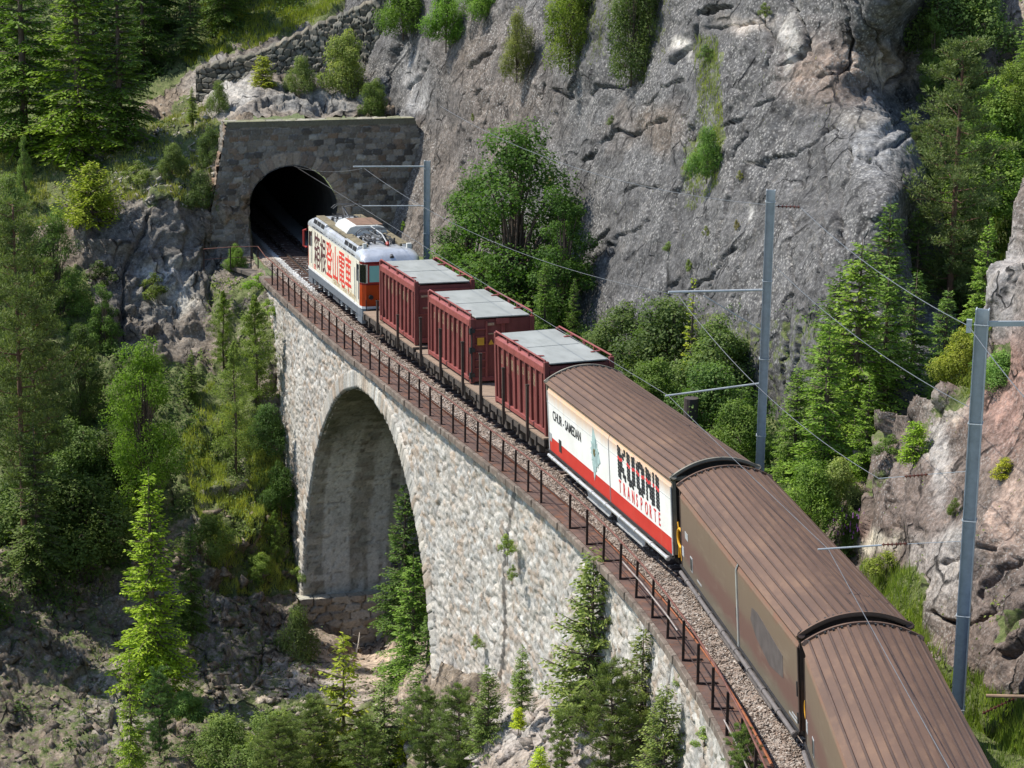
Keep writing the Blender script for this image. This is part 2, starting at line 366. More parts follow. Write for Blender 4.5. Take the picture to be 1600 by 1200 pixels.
ROCK = rock_mat('cliff_rock', 1.0, .42)
GREY, BROWN, PINK, PALE = (.1, .097, .095), (.225, .18, .15), (.33, .25, .2), (.5, .47, .43)
cracks = [([(727, 109), (750, 90), (776, 73)], 4, .6), ([(637, 139), (656, 124), (671, 99)], 4, .5), ([(862, 142), (889, 154), (900, 124), (900, 100)], 4, .8),
    ([(922, 152), (937, 139), (964, 139), (986, 131), (997, 116)], 5, .9), ([(1061, 101), (1084, 75), (1099, 41), (1099, 22), (1144, 11)], 7, 1.3),
    ([(1133, 200), (1160, 183), (1183, 167), (1217, 157)], 4, .7), ([(1167, 258), (1200, 257), (1243, 237), (1280, 227), (1303, 207)], 3.5, .6),
    ([(1227, 113), (1247, 93), (1267, 68)], 6, 1.0), ([(1287, 130), (1313, 127), (1330, 100), (1330, 67), (1328, -20)], 5, .9),
    ([(1113, 47), (1160, 40), (1190, 30)], 4, .7), ([(1383, 133), (1410, 100), (1432, 60)], 6, .9), ([(1322, 380), (1322, 300), (1327, 233)], 5, .8),
    ([(1046, 366), (1054, 319), (1065, 290), (1090, 240)], 4, .7), ([(915, 400), (930, 367), (949, 356)], 5, 1.0), ([(944, 400), (955, 372)], 3, .5),
    ([(967, 304), (990, 296), (1016, 296), (1027, 289)], 3, .5), ([(1144, 255), (1159, 232), (1170, 210)], 3.5, .6), ([(1010, 162), (1040, 147), (1068, 128)], 3, .5),
    ([(745, 180), (752, 150), (760, 140)], 3, .4), ([(865, 195), (870, 178)], 3, .4), ([(590, 200), (615, 90), (650, 0), (660, -60)], 9, 1.6), ([(830, 335), (840, 290)], 3, .4),
    ([(1255, 520), (1250, 560), (1235, 590)], 4, .7), ([(1080, 200), (1065, 290)], 6, .5), ([(880, 70), (905, 110)], 6, .7), ([(1020, 490), (1060, 430)], 4, .4),
    ([(700, 300), (740, 220), (760, 190)], 2.5, .3), ([(1190, 330), (1160, 420), (1150, 470)], 3, .4), ([(1340, 180), (1400, 190), (1420, 160)], 5, .7),
    ([(850, 480), (900, 420), (960, 370), (1010, 340)], 3, .5), ([(1000, 530), (1080, 450), (1150, 390)], 3.2, .55), ([(700, 420), (740, 330), (790, 250)], 3, .4), ([(1222, 640), (1225, 520), (1240, 430), (1235, 330)], 3.2, .6),
    ([(880, 330), (905, 260), (960, 210), (1040, 190)], 3.4, .6), ([(1290, 440), (1300, 330), (1290, 240)], 3, .5), ([(770, 300), (830, 200), (850, 130)], 2.8, .4), ([(1180, 20), (1210, 60), (1200, 120)], 4, .6), ([(1350, 0), (1375, 60), (1395, 100)], 4.5, .7),
    ([(1240, 0), (1262, 40), (1270, 90)], 4, .6), ([(1100, 460), (1140, 330), (1150, 270)], 2.8, .45), ([(1340, 240), (1385, 250), (1410, 230)], 4, .6)]
cl_c = [(600, -200, 143), (560, 100, 140), (620, 60, 137.5), (640, 190, 133.6), (605, 350, 132.5), (600, 430, 131.5), (700, 100, 129.5), (720, 300, 126), (720, 450, 122), (800, 0, 124.5),
    (850, 250, 116), (850, 480, 110), (1000, 0, 109), (1000, -200, 112), (1000, 300, 103.5), (1000, 560, 100), (1150, 0, 101), (1150, 300, 95.5), (1180, 620, 90), (1300, -200, 99),
    (1300, 0, 95), (1300, 300, 89.5), (1300, 650, 84), (1425, 0, 93.5), (1425, 300, 88), (1440, 600, 81), (1470, 50, 103), (1480, 300, 99), (1560, 100, 112), (1560, 400, 106)]
cliff = Sheet('rock_cliff', cl_c, (540, 1540), (-260, 800), 2.3, ROCK, GREY,
    blobs=[(770, 150, 90, 120, (.125, .105, .09)), (690, 330, 70, 130, (.14, .118, .1)), (1300, 110, 70, 55, (.2, .155, .125)), (1380, 110, 35, 25, (.42, .33, .25)), (1240, 70, 10, 50, (.34, .32, .29)), (1072, 78, 17, 12, (.5, .47, .42)),
           (650, 130, 18, 45, (.28, .27, .26)), (1345, 190, 40, 16, (.3, .27, .23)), (1010, 200, 60, 30, (.14, .115, .095)), (1370, 230, 40, 50, (.19, .19, .19)), (1165, 330, 6, 10, (.3, .29, .27)), (1180, 45, 40, 16, (.34, .3, .26))],
    greens=[([(860, -60), (1050, -60), (1040, 60), (980, 100), (860, 60)], .35), ([(1100, 90), (1125, 90), (1120, 290), (1060, 320), (1060, 240), (1100, 180)], .45), ([(1050, 500), (1400, 500), (1400, 800), (900, 800), (900, 560)], .5)],
    amp=.34, smooth=[(760, 200, 170, .12), (1000, 330, 170, .2), (1180, 430, 160, .16), (900, 450, 120, .2), (1330, 100, 90, .5), (950, 110, 60, .5)], cracks=cracks, k=11, fs=(2.6, .9),
    keep=lambda x, y: ~((x < 655) & (y > 200) & (x < 628 - (y - 200) * .33)) )
gully = Sheet('grassy_gully', [(1380, -200, 112), (1700, -200, 108), (1380, 200, 104), (1440, 100, 106), (1500, 0, 106), (1600, 0, 100), (1600, 200, 96), (1600, 400, 90), (1450, 600, 90), (1350, 600, 92), (1600, 700, 82), (1350, 800, 84), (1800, 300, 88)],
    (1370, 1800), (-260, 860), 5, ROCK, (.22, .19, .15), blobs=[(1560, 60, 60, 70, (.36, .29, .24)), (1500, 420, 40, 60, (.3, .28, .25))],
    greens=[([(1380, -260), (1800, -260), (1800, -100), (1540, 0), (1540, 120), (1610, 160), (1800, 200), (1800, 900), (1370, 900)], .8)], amp=.35, k=23)
# right outcrop beside the track
oc_c = [(1290, 830, 76.5), (1330, 870, 74), (1345, 690, 76.5), (1400, 640, 73.5), (1400, 780, 71.5), (1400, 960, 67.5), (1450, 615, 71.5), (1450, 800, 68), (1450, 1000, 65), (1500, 590, 70.5), (1550, 750, 65),
    (1550, 950, 62), (1540, 1080, 61), (1600, 300, 69.5), (1600, 500, 67), (1600, 700, 64.5), (1600, 1100, 59.5), (1750, 300, 66), (1750, 1100, 57)]
sil = [(1282, 845), (1290, 805), (1318, 790), (1350, 742), (1342, 706), (1368, 700), (1388, 640), (1418, 650), (1440, 618), (1466, 630), (1478, 612), (1506, 604), (1530, 600), (1560, 560), (1556, 470), (1575, 380), (1592, 300), (1640, 180), (1760, 60), (1800, 60), (1800, 1300), (1500, 1300), (1430, 1010), (1330, 900)]
oc_cr = [([(1405, 760), (1400, 800), (1420, 830)], 4, .4), ([(1480, 880), (1530, 862), (1570, 868)], 6, .7), ([(1460, 955), (1500, 985), (1560, 960)], 8, .9), ([(1545, 930), (1575, 900), (1610, 880)], 8, .9), ([(1375, 745), (1345, 790)], 4, .4),
         ([(1440, 850), (1455, 905), (1440, 960)], 4, .4), ([(1540, 790), (1560, 735), (1600, 690)], 3, .3), ([(1420, 700), (1400, 735), (1405, 790)], 4, .35)]
OUT = rock_mat('outcrop_rock', 1.25, .35, joint=.85)
outcrop = Sheet('rock_outcrop', oc_c, (1270, 1800), (50, 1310), 2.5, OUT, (.145, .112, .092),
    blobs=[(1470, 720, 12, 60, (.34, .31, .28)), (1560, 430, 50, 130, (.27, .25, .235)), (1500, 860, 40, 30, (.3, .28, .25)), (1365, 850, 32, 20, (.55, .5, .4)), (1470, 900, 40, 60, (.3, .27, .24)), (1530, 640, 60, 20, (.34, .3, .25)), (1590, 800, 30, 60, (.33, .24, .19)),
           (1340, 830, 25, 20, (.22, .14, .12)), (1570, 620, 60, 80, (.24, .15, .12))],
    greens=[([(1340, 650), (1400, 650), (1390, 700), (1345, 720)], .5), ([(1420, 690), (1500, 600), (1540, 560), (1560, 590), (1480, 640), (1440, 700)], .62), ([(1360, 880), (1440, 900), (1450, 1010), (1600, 1130), (1600, 1300), (1400, 1300)], .8), ([(1500, 560), (1580, 540), (1560, 600), (1500, 610)], .8), ([(1560, 960), (1640, 970), (1640, 1000), (1570, 1010)], .7),
            ([(1360, 740), (1400, 735), (1400, 760), (1370, 770)], .55)],
    amp=.33, cracks=oc_cr, keep=sil, skirt=7, k=37, fs=(1.7, .6), fa=(.8, .36, .15), lo=.5, smooth=[(1580, 720, 90, .2)])
# left mountainside: slope above the tunnel, crag, gorge side and gorge floor
lf_c = [(0, -200, 165), (300, -200, 158), (600, -200, 152), (0, 0, 152), (200, 0, 152), (450, 0, 147), (600, 0, 145), (0, 150, 142), (200, 150, 142), (300, 100, 142.5), (450, 80, 142.5), (560, 60, 142), (330, 172, 136.5), (600, 130, 137.5), (480, 150, 137), (355, 192, 132.5), (500, 192, 134.5),
    (620, 192, 135), (200, 230, 134), (100, 260, 134), (0, 280, 134), (300, 260, 132), (150, 330, 129.5), (240, 325, 129), (320, 345, 130), (0, 400, 128), (330, 388, 130.5), (330, 440, 128.5), (410, 440, 126), (395, 400, 129.8), (200, 450, 126), (300, 540, 125), (400, 500, 125), (428, 530, 122.8), (455, 530, 123.5), (430, 620, 121.6),
    (470, 640, 122), (0, 600, 122), (150, 600, 122), (300, 650, 121), (450, 770, 119.6), (490, 780, 120.5), (380, 800, 117.5), (462, 900, 118), (500, 900, 121), (200, 800, 115), (0, 900, 108), (300, 1000, 110.5), (450, 1000, 113.5), (470, 950, 117.5), (520, 950, 119), (520, 1000, 115.5), (600, 960, 121), (600, 1000, 117.2),
    (600, 1050, 111.5), (560, 1100, 103.5), (640, 1060, 101), (690, 1045, 94), (690, 1010, 97), (620, 1150, 95), (700, 1100, 90.5), (760, 1078, 87.6), (760, 1150, 84), (850, 1085, 82.2), (850, 1060, 84), (850, 1150, 79), (920, 1110, 78), (920, 1090, 80), (900, 1180, 75.5), (1000, 1180, 70), (1000, 1150, 72),
    (1000, 1300, 66), (1100, 1300, 61), (1200, 1400, 55), (400, 1200, 98), (200, 1200, 98), (0, 1200, 97), (0, 1400, 88), (400, 1400, 88), (700, 1400, 78), (-300, 0, 160), (-300, 600, 120), (-300, 1400, 85)]
def lkeep(x, y):
    xl = np.interp(y, [400, 430, 468, 650, 850, 930], [350, 375, 428, 442, 462, 474])
    k = np.where(y < 192, x < 665, np.where(y < 400, x < 395, np.where(y < 935, x < xl + 42, True)))
    gl = np.interp(x, [690, 760, 850, 920, 1000, 1060, 1300], [1035, 1060, 1068, 1098, 1165, 1250, 1400])
    return k & ~((x > 694) & (y > 935) & (y < gl))
lcr = [([(330, 320), (335, 400), (325, 480)], 5, .7), ([(215, 430), (270, 470), (280, 530)], 5, .6), ([(395, 830), (380, 880), (400, 910)], 5, .6), ([(315, 1045), (330, 1085), (400, 1060), (420, 1000)], 6, .9), ([(455, 560), (425, 620)], 5, .7),
       ([(160, 1160), (185, 1120), (200, 1180)], 6, .9), ([(440, 130), (530, 175)], 7, .9), ([(400, 180), (460, 160), (540, 180)], 7, 1.1), ([(235, 330), (190, 420), (195, 520)], 5, .8), ([(395, 860), (430, 880), (455, 920)], 4, .7), ([(255, 380), (262, 470)], 4, .7)]
LROCK = rock_mat('gorge_rock', 1.05, .25, joint=.8)
grass_left = [(-60, 180), (120, 250), (200, 215), (300, 165), (345, 190), (335, 330), (235, 315), (130, 320), (-60, 420)]
left = Sheet('gorge_side', lf_c, (-220, 1240), (-240, 1330), 3.0, LROCK, (.19, .15, .11),
    blobs=[(240, 420, 120, 120, (.15, .137, .12)), (350, 140, 60, 40, (.36, .34, .31)), (480, 165, 90, 22, (.24, .23, .21)), (235, 255, 70, 40, (.36, .32, .25)), (400, 570, 40, 170, (.24, .2, .165)), (300, 730, 90, 90, (.27, .24, .19)), (100, 1000, 130, 170, (.15, .122, .09)),
           (340, 1020, 90, 90, (.22, .19, .16)), (560, 1040, 100, 45, (.45, .35, .26)), (480, 1080, 90, 60, (.34, .3, .26)), (250, 430, 30, 20, (.42, .41, .38)), (860, 1150, 110, 60, (.33, .28, .24)), (760, 1130, 90, 30, (.33, .3, .27)), (170, 1120, 60, 70, (.3, .26, .22)),
           (520, 90, 120, 60, (.14, .13, .12)), (270, 470, 40, 25, (.4, .38, .33))],
    greens=[(grass_left, .5), ([(-60, -240), (640, -240), (620, -10), (480, 45), (300, 110), (100, 260), (-60, 250)], .75), ([(290, 640), (450, 640), (450, 900), (370, 850), (280, 800)], .5), ([(-60, 420), (130, 420), (180, 560), (300, 560), (420, 640), (330, 760), (200, 900), (-60, 800)], .65),
            ([(330, 440), (420, 440), (440, 560), (340, 640)], .5), ([(330, 780), (460, 780), (470, 930), (350, 940)], .62), ([(380, 1080), (700, 1120), (760, 1240), (300, 1240)], .45), ([(-60, 800), (330, 800), (460, 1100), (200, 1240), (-60, 1240)], .3)],
    amp=.42, smooth=[(240, 430, 110, .8), (380, 960, 100, .62), (560, 1030, 70, .08), (100, 230, 150, .25), (900, 1140, 120, .3), (370, 395, 60, .08), (500, 190, 30, .1)], cracks=lcr, keep=lkeep, k=53, fs=(2.0, .75), fa=(.95, .48, .2), lo=.5)
ravine = Sheet('ravine_rock', [(430, 500, 129), (500, 700, 127), (600, 700, 121), (650, 700, 115), (700, 700, 109), (800, 700, 103), (500, 1050, 123), (600, 1050, 118), (650, 1050, 112), (720, 1050, 105), (800, 1050, 98)],
    (440, 800), (470, 1090), 7, LROCK, (.17, .15, .13), greens=[([(400, 400), (900, 400), (900, 1200), (400, 1200)], .35)], amp=.6, k=61, zmax=-3.6)
# level shelf on the mountain side of the track
ss = np.linspace(-26, 77, 420); ll = np.concatenate([np.linspace(1.9, 6, 40), np.linspace(6.3, 15, 20)]); SS, LL = np.meshgrid(ss, ll)
P = TRK(SS.ravel(), LL.ravel(), -.42)
r_ = LL.ravel(); P[:, 2] += np.clip(r_ - 4, 0, 99) * .28 + .12 * fbm(P * .8, 3, 5) * np.clip(r_ - 1.9, 0, 1) + .04 * fbm(P * 4, 2, 8)
I = np.arange(len(P)).reshape(SS.shape); F = np.stack([I[:-1, :-1], I[:-1, 1:], I[1:, 1:], I[1:, :-1]], -1).reshape(-1, 4)
npmesh('ground', P, F, ROCK, None, True, {'tint': np.tile([.2, .17, .13], (len(P), 1)), 'green': np.clip((r_ - 2.3) * .6, 0, .75)}, 'structure')
# broad ground far below and around, out to the horizon
gx = np.linspace(-600, 600, 61); GX, GY = np.meshgrid(gx, gx); gp = np.stack([GX.ravel(), GY.ravel() + 100, -24 + 0 * GX.ravel()], 1)
gp[:, 2] += 6 * fbm(gp / 60, 3, 2) - np.clip(-gp[:, 0] - 20, 0, 60) * .25
I = np.arange(len(gp)).reshape(GX.shape); F = np.stack([I[:-1, :-1], I[:-1, 1:], I[1:, 1:], I[1:, :-1]], -1).reshape(-1, 4)
npmesh('valley_ground', gp, F, ROCK, None, True, {'tint': np.tile([.12, .11, .09], (len(gp), 1)), 'green': np.full(len(gp), .8)}, 'structure')
# ------------------------------------------------------------------ masonry
def stones(u, v, cu, cv, jit=.7, k=0, tilt=.25):
    """irregular stone coursing on a flat development: returns relief 0..1, joint mask and random numbers of each stone"""
    a = u / cu; b = v / cv + .12 * np.sin(u * .9 + 2 * np.sin(u * .31)); j = np.floor(b).astype(np.int64); n = len(u)
    F1 = np.full(n, 9.); F2 = np.full(n, 9.); du = np.zeros(n); dv = np.zeros(n); R = np.zeros((n, 3))
    for dj in (-1, 0, 1):
        jj = j + dj; sh = .5 * (jj % 2) + _h(jj, jj * 0, jj * 0, k + 5) * .4; i = np.floor(a - sh).astype(np.int64)
        for di in (-1, 0, 1):
            ii = i + di; z = ii * 0
            px = ii + .5 + sh + (_h(ii, jj, z, k) - .5) * jit; py = jj + .5 + (_h(ii, jj, z, k + 1) - .5) * jit * .8
            x = a - px; y = b - py; d = (np.abs(x) ** 3.0 + np.abs(y * 1.15) ** 3.0) ** (1 / 3.0); m = d < F1
            F2 = np.where(m, F1, np.minimum(F2, d)); F1 = np.where(m, d, F1); du[m] = x[m]; dv[m] = y[m]
            R[m] = np.stack([_h(ii[m], jj[m], z[m], k + 7 + t) for t in range(3)], 1)
    e = np.clip((F2 - F1) * 8, 0, 1); e = e * e * (3 - 2 * e)
    g = R * 2 - 1
    return e * (.55 + .45 * R[:, 0]) + e * tilt * (du * g[:, 1] + dv * (g[:, 2] + .5)), e, R
def wall_mat(name, joint, bsc=1., rough=.9, bstr=.5):
    m, t, b = base_mat(name, rough, 0, .25); co = objco(t)
    c = attr(t, 'stone').outputs['Color']; n = noise(t, co, 9 * bsc, 8, .7); n2 = noise(t, co, 1.1 * bsc, 5, .6); n3 = noise(t, co, 26 * bsc, 4, .7)
    c = mixc(t, .9, c, ramp(t, n, [(.28, (.58,) * 3), (.5, (1,) * 3), (.74, (1.35,) * 3)]), 'MULTIPLY')
    c = mixc(t, .8, c, ramp(t, n2, [(.3, (.78, .77, .75)), (.5, (1, 1, 1)), (.7, (1.12, 1.1, 1.06))]), 'MULTIPLY')
    t.links.new(c, b.inputs['Base Color']); bump(t, b, math_(t, 'ADD', n, math_(t, 'MULTIPLY', n3, .4)), bstr, .06); return m
def palette(R, cols, wts):
    w = np.cumsum(wts) / sum(wts); i = np.searchsorted(w, R[:, 0] * .999); c = np.array(cols)[i]; return c * (.78 + .44 * R[:, 1:2]) * (1 + (R[:, 2:3] - .5) * np.array([[.08, 0, -.08]]))
def gridF(nu, nv): I = np.arange(nu * nv).reshape(nv, nu); return np.stack([I[:-1, :-1], I[:-1, 1:], I[1:, 1:], I[1:, :-1]], -1).reshape(-1, 4)
AC, AZ, AR = 48.1, -15.0, 11.2      # arch centre along the track, springing level, radius
def flat_lat(z, s): return -2.45 + .045 * (z - GR * s)
via = empty('viaduct', tv(48, -2.4, -.4), 'pale rubble stone railway viaduct with one tall round arch across the gorge', 'viaduct')
ivm = via.matrix_world.inverted()
def vpart(name, V, F, mat, **k):
    V = np.asarray(V) - np.array(via.location); return npmesh(name, V, F, mat, via, **k)
WALLM = wall_mat('rubble_stone', None)
cols = [(.36, .33, .29), (.41, .38, .34), (.32, .3, .27), (.36, .295, .235), (.45, .42, .375), (.34, .28, .225)]
def face(side, du, dv, s0, s1, z0, disp):
    us = np.arange(s0, s1, du); vs = np.arange(z0, 1.4, dv); U, V_ = np.meshgrid(us, vs); u = U.ravel(); z = V_.ravel()
    top = GR * u - .55; zz = np.minimum(z, top)
    # rows above the deck collapse on the coping line
    rel, e, R = stones(u + .25 * vnoise(np.stack([u * .9, zz * .9, 0 * u], 1), 3), zz + .16 * vnoise(np.stack([u * .8, zz * .9, 0 * u], 1), 8), .36, .225, .85, 3, .45)
    lat = flat_lat(zz, u)
    P = TRK(u, lat if side < 0 else -lat, zz - GR * u)
    nrm = TRK(u, lat - 1, zz - GR * u) - TRK(u, lat, zz - GR * u)
    r = np.hypot(u - AC, np.maximum(zz - AZ, 0)); w2 = fbm(P / 3, 3, 9)
    if disp: P = P + nrm * ((rel - .5) * disp + .05 * w2 + .04 * vnoise(P * 5, 4))[:, None]
    C = palette(R, cols, [3, 3, 2, 1.6, 2.2, 1]); warm = np.clip((zz + 14) / -12 + .6 + .5 * vnoise(P / 4, 12), 0, 1)[:, None]
    C = C * (1 - .35 * warm) + C * np.array([[1.12, .95, .8]]) * .35 * warm
    C = np.where((e < .35)[:, None], C * .6 + np.array([[.3, .29, .27]]) * .4, C)
    st = np.clip(fbm(np.stack([u * 1.6, 0 * u, zz * .14], 1), 4, 77) * 1.2 - .25, 0, 1)[:, None]        # lime runs down the wall
    C = C * (1 - .55 * st) + np.array([[.5, .475, .43]]) * .55 * st
    jd = (((np.abs(u - 29.2 - .3 * np.sin(zz)) < .16) | (np.abs(u - 10.3 - .2 * np.sin(zz * 1.3)) < .12)) & (zz > top - 7))[:, None]
    C = np.where(jd, C * .35, C)
    F = gridF(len(us), len(vs)); ok = (r > AR + .72) & ~((zz < AZ) & (np.abs(u - AC) < AR + .72)) & (u < 70.6 + np.minimum(0, zz + 4.4) * .78)
    colp = (z <= top + dv)
    F = F[(ok & colp)[F].all(1)]
    if side > 0: F = F[:, ::-1]
    return vpart('spandrel_wall', P, F, WALLM, attrs={'stone': C})
face(-1, .07, .062, -9, 71, -17.5, .105)
face(1, .5, .5, -9, 71, -19, 0)
# voussoir ring round the arch and down the jambs
def ring(side):
    L = math.pi * AR; n = 900; a = np.linspace(-3.5, L + 3.5, n); rr = np.linspace(-.02, .86, 12); A, Rr = np.meshgrid(a, rr); A = A.ravel(); Rr = Rr.ravel()
    th = np.clip(A, 0, L) / AR; ss_ = AC - np.cos(th) * (AR + Rr); zz = AZ + np.sin(th) * (AR + Rr) + np.where(A < 0, A, np.where(A > L, -(A - L), 0))
    rel, e, R = stones(A, Rr + .05, .3, .92, .22, 9, .12); rel = rel * (1 if side < 0 else 0)
    lat = flat_lat(zz, ss_) - .06 - (rel - .3) * .1; lat = np.where((Rr < 0) | (Rr > .8), flat_lat(zz, ss_) + .12, lat)
    P = TRK(ss_, lat if side < 0 else -lat, zz - GR * ss_)
    C = palette(R, [(.4, .37, .325), (.45, .42, .37), (.36, .3, .24)], [2, 2, 1.1]); C = np.where((e < .3)[:, None], C * .4, C)
    F = gridF(n, 12); F = F if side > 0 else F[:, ::-1]
    vpart('arch_ring', P, F, WALLM, attrs={'stone': C})
ring(-1); ring(1)
# underside of the arch with its two jambs
n = 520; a = np.linspace(-7, math.pi * AR + 7, n); lw = np.linspace(0, 1, 70); A, W = np.meshgrid(a, lw); A = A.ravel(); W = W.ravel(); L = math.pi * AR
rel, e, R = stones(W * 5.2, A, .55, .3, .3, 21, .15); th = np.clip(A, 0, L) / AR; rr = AR - .07 * (rel - .5)
s_ = AC - np.cos(th) * rr; z_ = AZ + np.sin(th) * rr + np.where(A < 0, A, np.where(A > L, -(A - L), 0)); lat0 = flat_lat(z_, s_) - .03; lat = lat0 * (1 - W) + (-lat0) * W
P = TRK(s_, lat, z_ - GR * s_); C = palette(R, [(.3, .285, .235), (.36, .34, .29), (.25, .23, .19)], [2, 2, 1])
st = np.clip(fbm(np.stack([W * 13, A * .07, 0 * A], 1), 4, 7) * 2.6 + .15, 0, 1)[:, None]; low = np.clip((-5.5 - z_) / 4, 0, 1)[:, None]
C = C * (1 - .7 * st * low) + np.array([[.6, .585, .53]]) * .7 * st * low
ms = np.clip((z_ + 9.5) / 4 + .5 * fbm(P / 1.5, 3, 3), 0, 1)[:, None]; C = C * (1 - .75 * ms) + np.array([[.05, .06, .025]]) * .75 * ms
C = np.where((e < .25)[:, None], C * .6, C)
vpart('arch_barrel', P, gridF(n, 70)[:, ::-1], WALLM, attrs={'stone': C})
# stepped footing of the far pier
M, _ = frame(AC + AR - 1.0, AC + AR + 2.5); 
def block_wall(name, org, ax, up, w_, h_, nrm, cu, cv, seed, amp=.12, pal=None, step=.06, parent=None, mat=None, dark=1.):
    org = np.array(org); ax = np.array(ax); up = np.array(up); nrm = np.array(nrm); us = np.arange(0, w_ + step, step); vs = np.arange(0, h_ + step, step)
    U, V_ = np.meshgrid(us, vs); u = U.ravel(); v = V_.ravel(); rel, e, R = stones(u + 31 * seed, v, cu, cv, .5, seed, .3)
    P = org + u[:, None] * ax + v[:, None] * up + nrm * ((rel - .4) * amp + .03 * vnoise(np.stack([u * 3, v * 3, 0 * u], 1), seed))[:, None]
    C = palette(R, pal or cols, [2, 2, 1.5, 1, 1, 1][:len(pal or cols)]) * dark; C = np.where((e < .3)[:, None], C * .5, C)
    return P, gridF(len(us), len(vs)), C
s0 = AC + AR - .55
X0 = TRK(s0, -3.35, 0)[:2]; X1 = TRK(s0, 1.6, 0)[:2]; ax = np.append(X1 - X0, 0); wl = np.linalg.norm(ax); ax /= wl; back = np.array([-ax[1], ax[0], 0]); zt = -16.2
P1, F1_, C1 = block_wall('', [*X0, zt - 3.2], ax, [0, 0, 1], wl, 3.2, -back, .8, .42, 5, .2, [(.36, .33, .28), (.42, .385, .33), (.28, .25, .21)])
P2, F2_, C2 = block_wall('', [*X0, zt], ax, back, wl, 1.6, [0, 0, 1], .8, .6, 6, .05, [(.45, .41, .34), (.5, .46, .38)])
P3, F3_, C3 = block_wall('', np.array([*X0, zt - 3.2]) + back * 2.5, -back, [0, 0, 1], 2.5, 3.2, -ax, .8, .42, 7, .2, [(.42, .37, .3), (.36, .32, .27)])
V = np.concatenate([P1, P2, P3]); F = np.concatenate([F1_, F2_ + len(P1), F3_ + len(P1) + len(P2)]); vpart('pier_footing', V, F, WALLM, attrs={'stone': np.concatenate([C1, C2, C3])})
# coping stones under the walkway
STONE = paint('coping_stone', (.15, .115, .09), .9, 0, .3, 1.2, (.4, .36, .3), .6, bmp=.5)
cb = MB(); ss = np.arange(-9, 72.6, 1.0)
for i, s in enumerate(ss[:-1]):
    g = .012; j = .02 * math.sin(i * 2.3)
    v = [tv(q, l, h) - via.location for q in (s + g, s + 1.0 - g) for l in (-2.78 + j, -1.9) for h in (-.58, -.33)]
    cb.add(v, [(0, 1, 3, 2), (4, 6, 7, 5), (0, 4, 5, 1), (2, 3, 7, 6), (0, 2, 6, 4), (1, 5, 7, 3)])
cb.build('coping', STONE, via, .02)
RUST = paint('rusty_plate', (.12, .075, .06), .75, .2, .3, 1.1, (.24, .09, .035), .75, bmp=.3)
wb = MB()
for i, s in enumerate(np.arange(-9, 71, 2.0)):
    v = [tv(q, l, h) - via.location for q in (s + .01, s + 1.99) for l in (-2.66, -1.93) for h in (-.325, -.29)]
    wb.add(v, [(0, 1, 3, 2), (4, 6, 7, 5), (0, 4, 5, 1), (2, 3, 7, 6), (0, 2, 6, 4), (1, 5, 7, 3)])
wb.build('walkway_plate', RUST, via)
EDGE = paint('edge_rust', (.3, .1, .04), .8, .2, .25, 2, (.12, .06, .04), .6)
eb = MB(); eb.tube([tv(s, -1.93, -.25) - via.location for s in np.arange(-9, 71.5, 1)], .035, 6); eb.build('edge_bar', EDGE, via)

# ------------------------------------------------------------------ tunnel portal
PS = 78.0; Mp, _ = frame(PS, PS + 3); Mp = Matrix.Translation(tv(PS)) @ Matrix.Rotation(math.atan2(tv(PS, 1).y - tv(PS).y, tv(PS, 1).x - tv(PS).x), 4, 'Z')
portal = empty('tunnel_portal', Mp, 'dark block stone tunnel portal with round arch above the locomotive', 'tunnel portal')
PM = wall_mat('portal_stone', None, 1.1, .92, .8)
pc = [(.17, .15, .125), (.21, .19, .165), (.18, .135, .1), (.1, .09, .08), (.27, .245, .21)]
st = .055; us = np.arange(-5.6, 8.2, st); vs = np.arange(-1.6, 6.75, st); U, V_ = np.meshgrid(us, vs); u = U.ravel(); v = V_.ravel()
OC, OR = 2.05, 2.33
def inhole(u, v, g=0): return (np.hypot(u, np.maximum(v - OC, 0)) < OR + g) & (np.abs(u) < np.where(v > OC, 9, OR + g - np.clip(OC - v, 0, 3) * .1)) & (v > -1.7)
rel, e, R = stones(u, v, .52, .3, .35, 41, .25); C = palette(R, pc, [3, 3, 2, 2, 1.5])
ri = np.hypot(u, v - OC); inr = (ri < OR + .72) & (v > OC - .6)
ra, ea, Ra = stones(np.arctan2(v - OC, u) * (OR + .3), ri - OR + .1, .36, .85, .2, 45, .2); rel = np.where(inr, ra + .25, rel); e = np.where(inr, ea, e); C = np.where(inr[:, None], palette(Ra, [(.26, .2, .155), (.3, .25, .2), (.19, .15, .12)], [1, 1, 1]), C)
topc = v > 6.42; rel = np.where(topc, .7, rel)
C = np.where((e < .3)[:, None], np.array([[.3, .28, .25]]), C); C = np.where(topc[:, None], np.array([[.15, .14, .1]]), C)
lim_l = -3.35 - (6.6 - v) * .2; lim_r = 6.6 + (6.6 - v) * .3
ok = (u > lim_l - .06) & (u < lim_r) & ~inhole(u, v)
P = np.stack([np.where(u < lim_l, lim_l, u), .05 * v - (rel - .5) * .11, v], 1); F = gridF(len(us), len(vs)); F = F[ok[F].all(1)]
npmesh('facing_wall', P, F, PM, portal, attrs={'stone': C})
# side return and top of the wall
P1, F1_, C1 = block_wall('', [-4.68 - .3, .02, -1.6], [0, 1, 0], [.2 / 1.02, .05, .98], 1.3, 8.3, [-1, 0, .2], .45, .34, 8, .16, [(.27, .21, .16), (.3, .27, .23), (.22, .2, .17), (.25, .17, .12)])
P2, F2_, C2 = block_wall('', [-3.4, .30, 6.62], [1, 0, 0], [0, 1, 0], 9.9, 1.2, [0, 0, 1], .8, .6, 9, .06, [(.3, .28, .22), (.22, .22, .14)])
npmesh('wall_return', np.concatenate([P1, P2]), np.concatenate([F1_[:, ::-1], F2_ + len(P1)]), PM, portal, attrs={'stone': np.concatenate([C1, C2])})
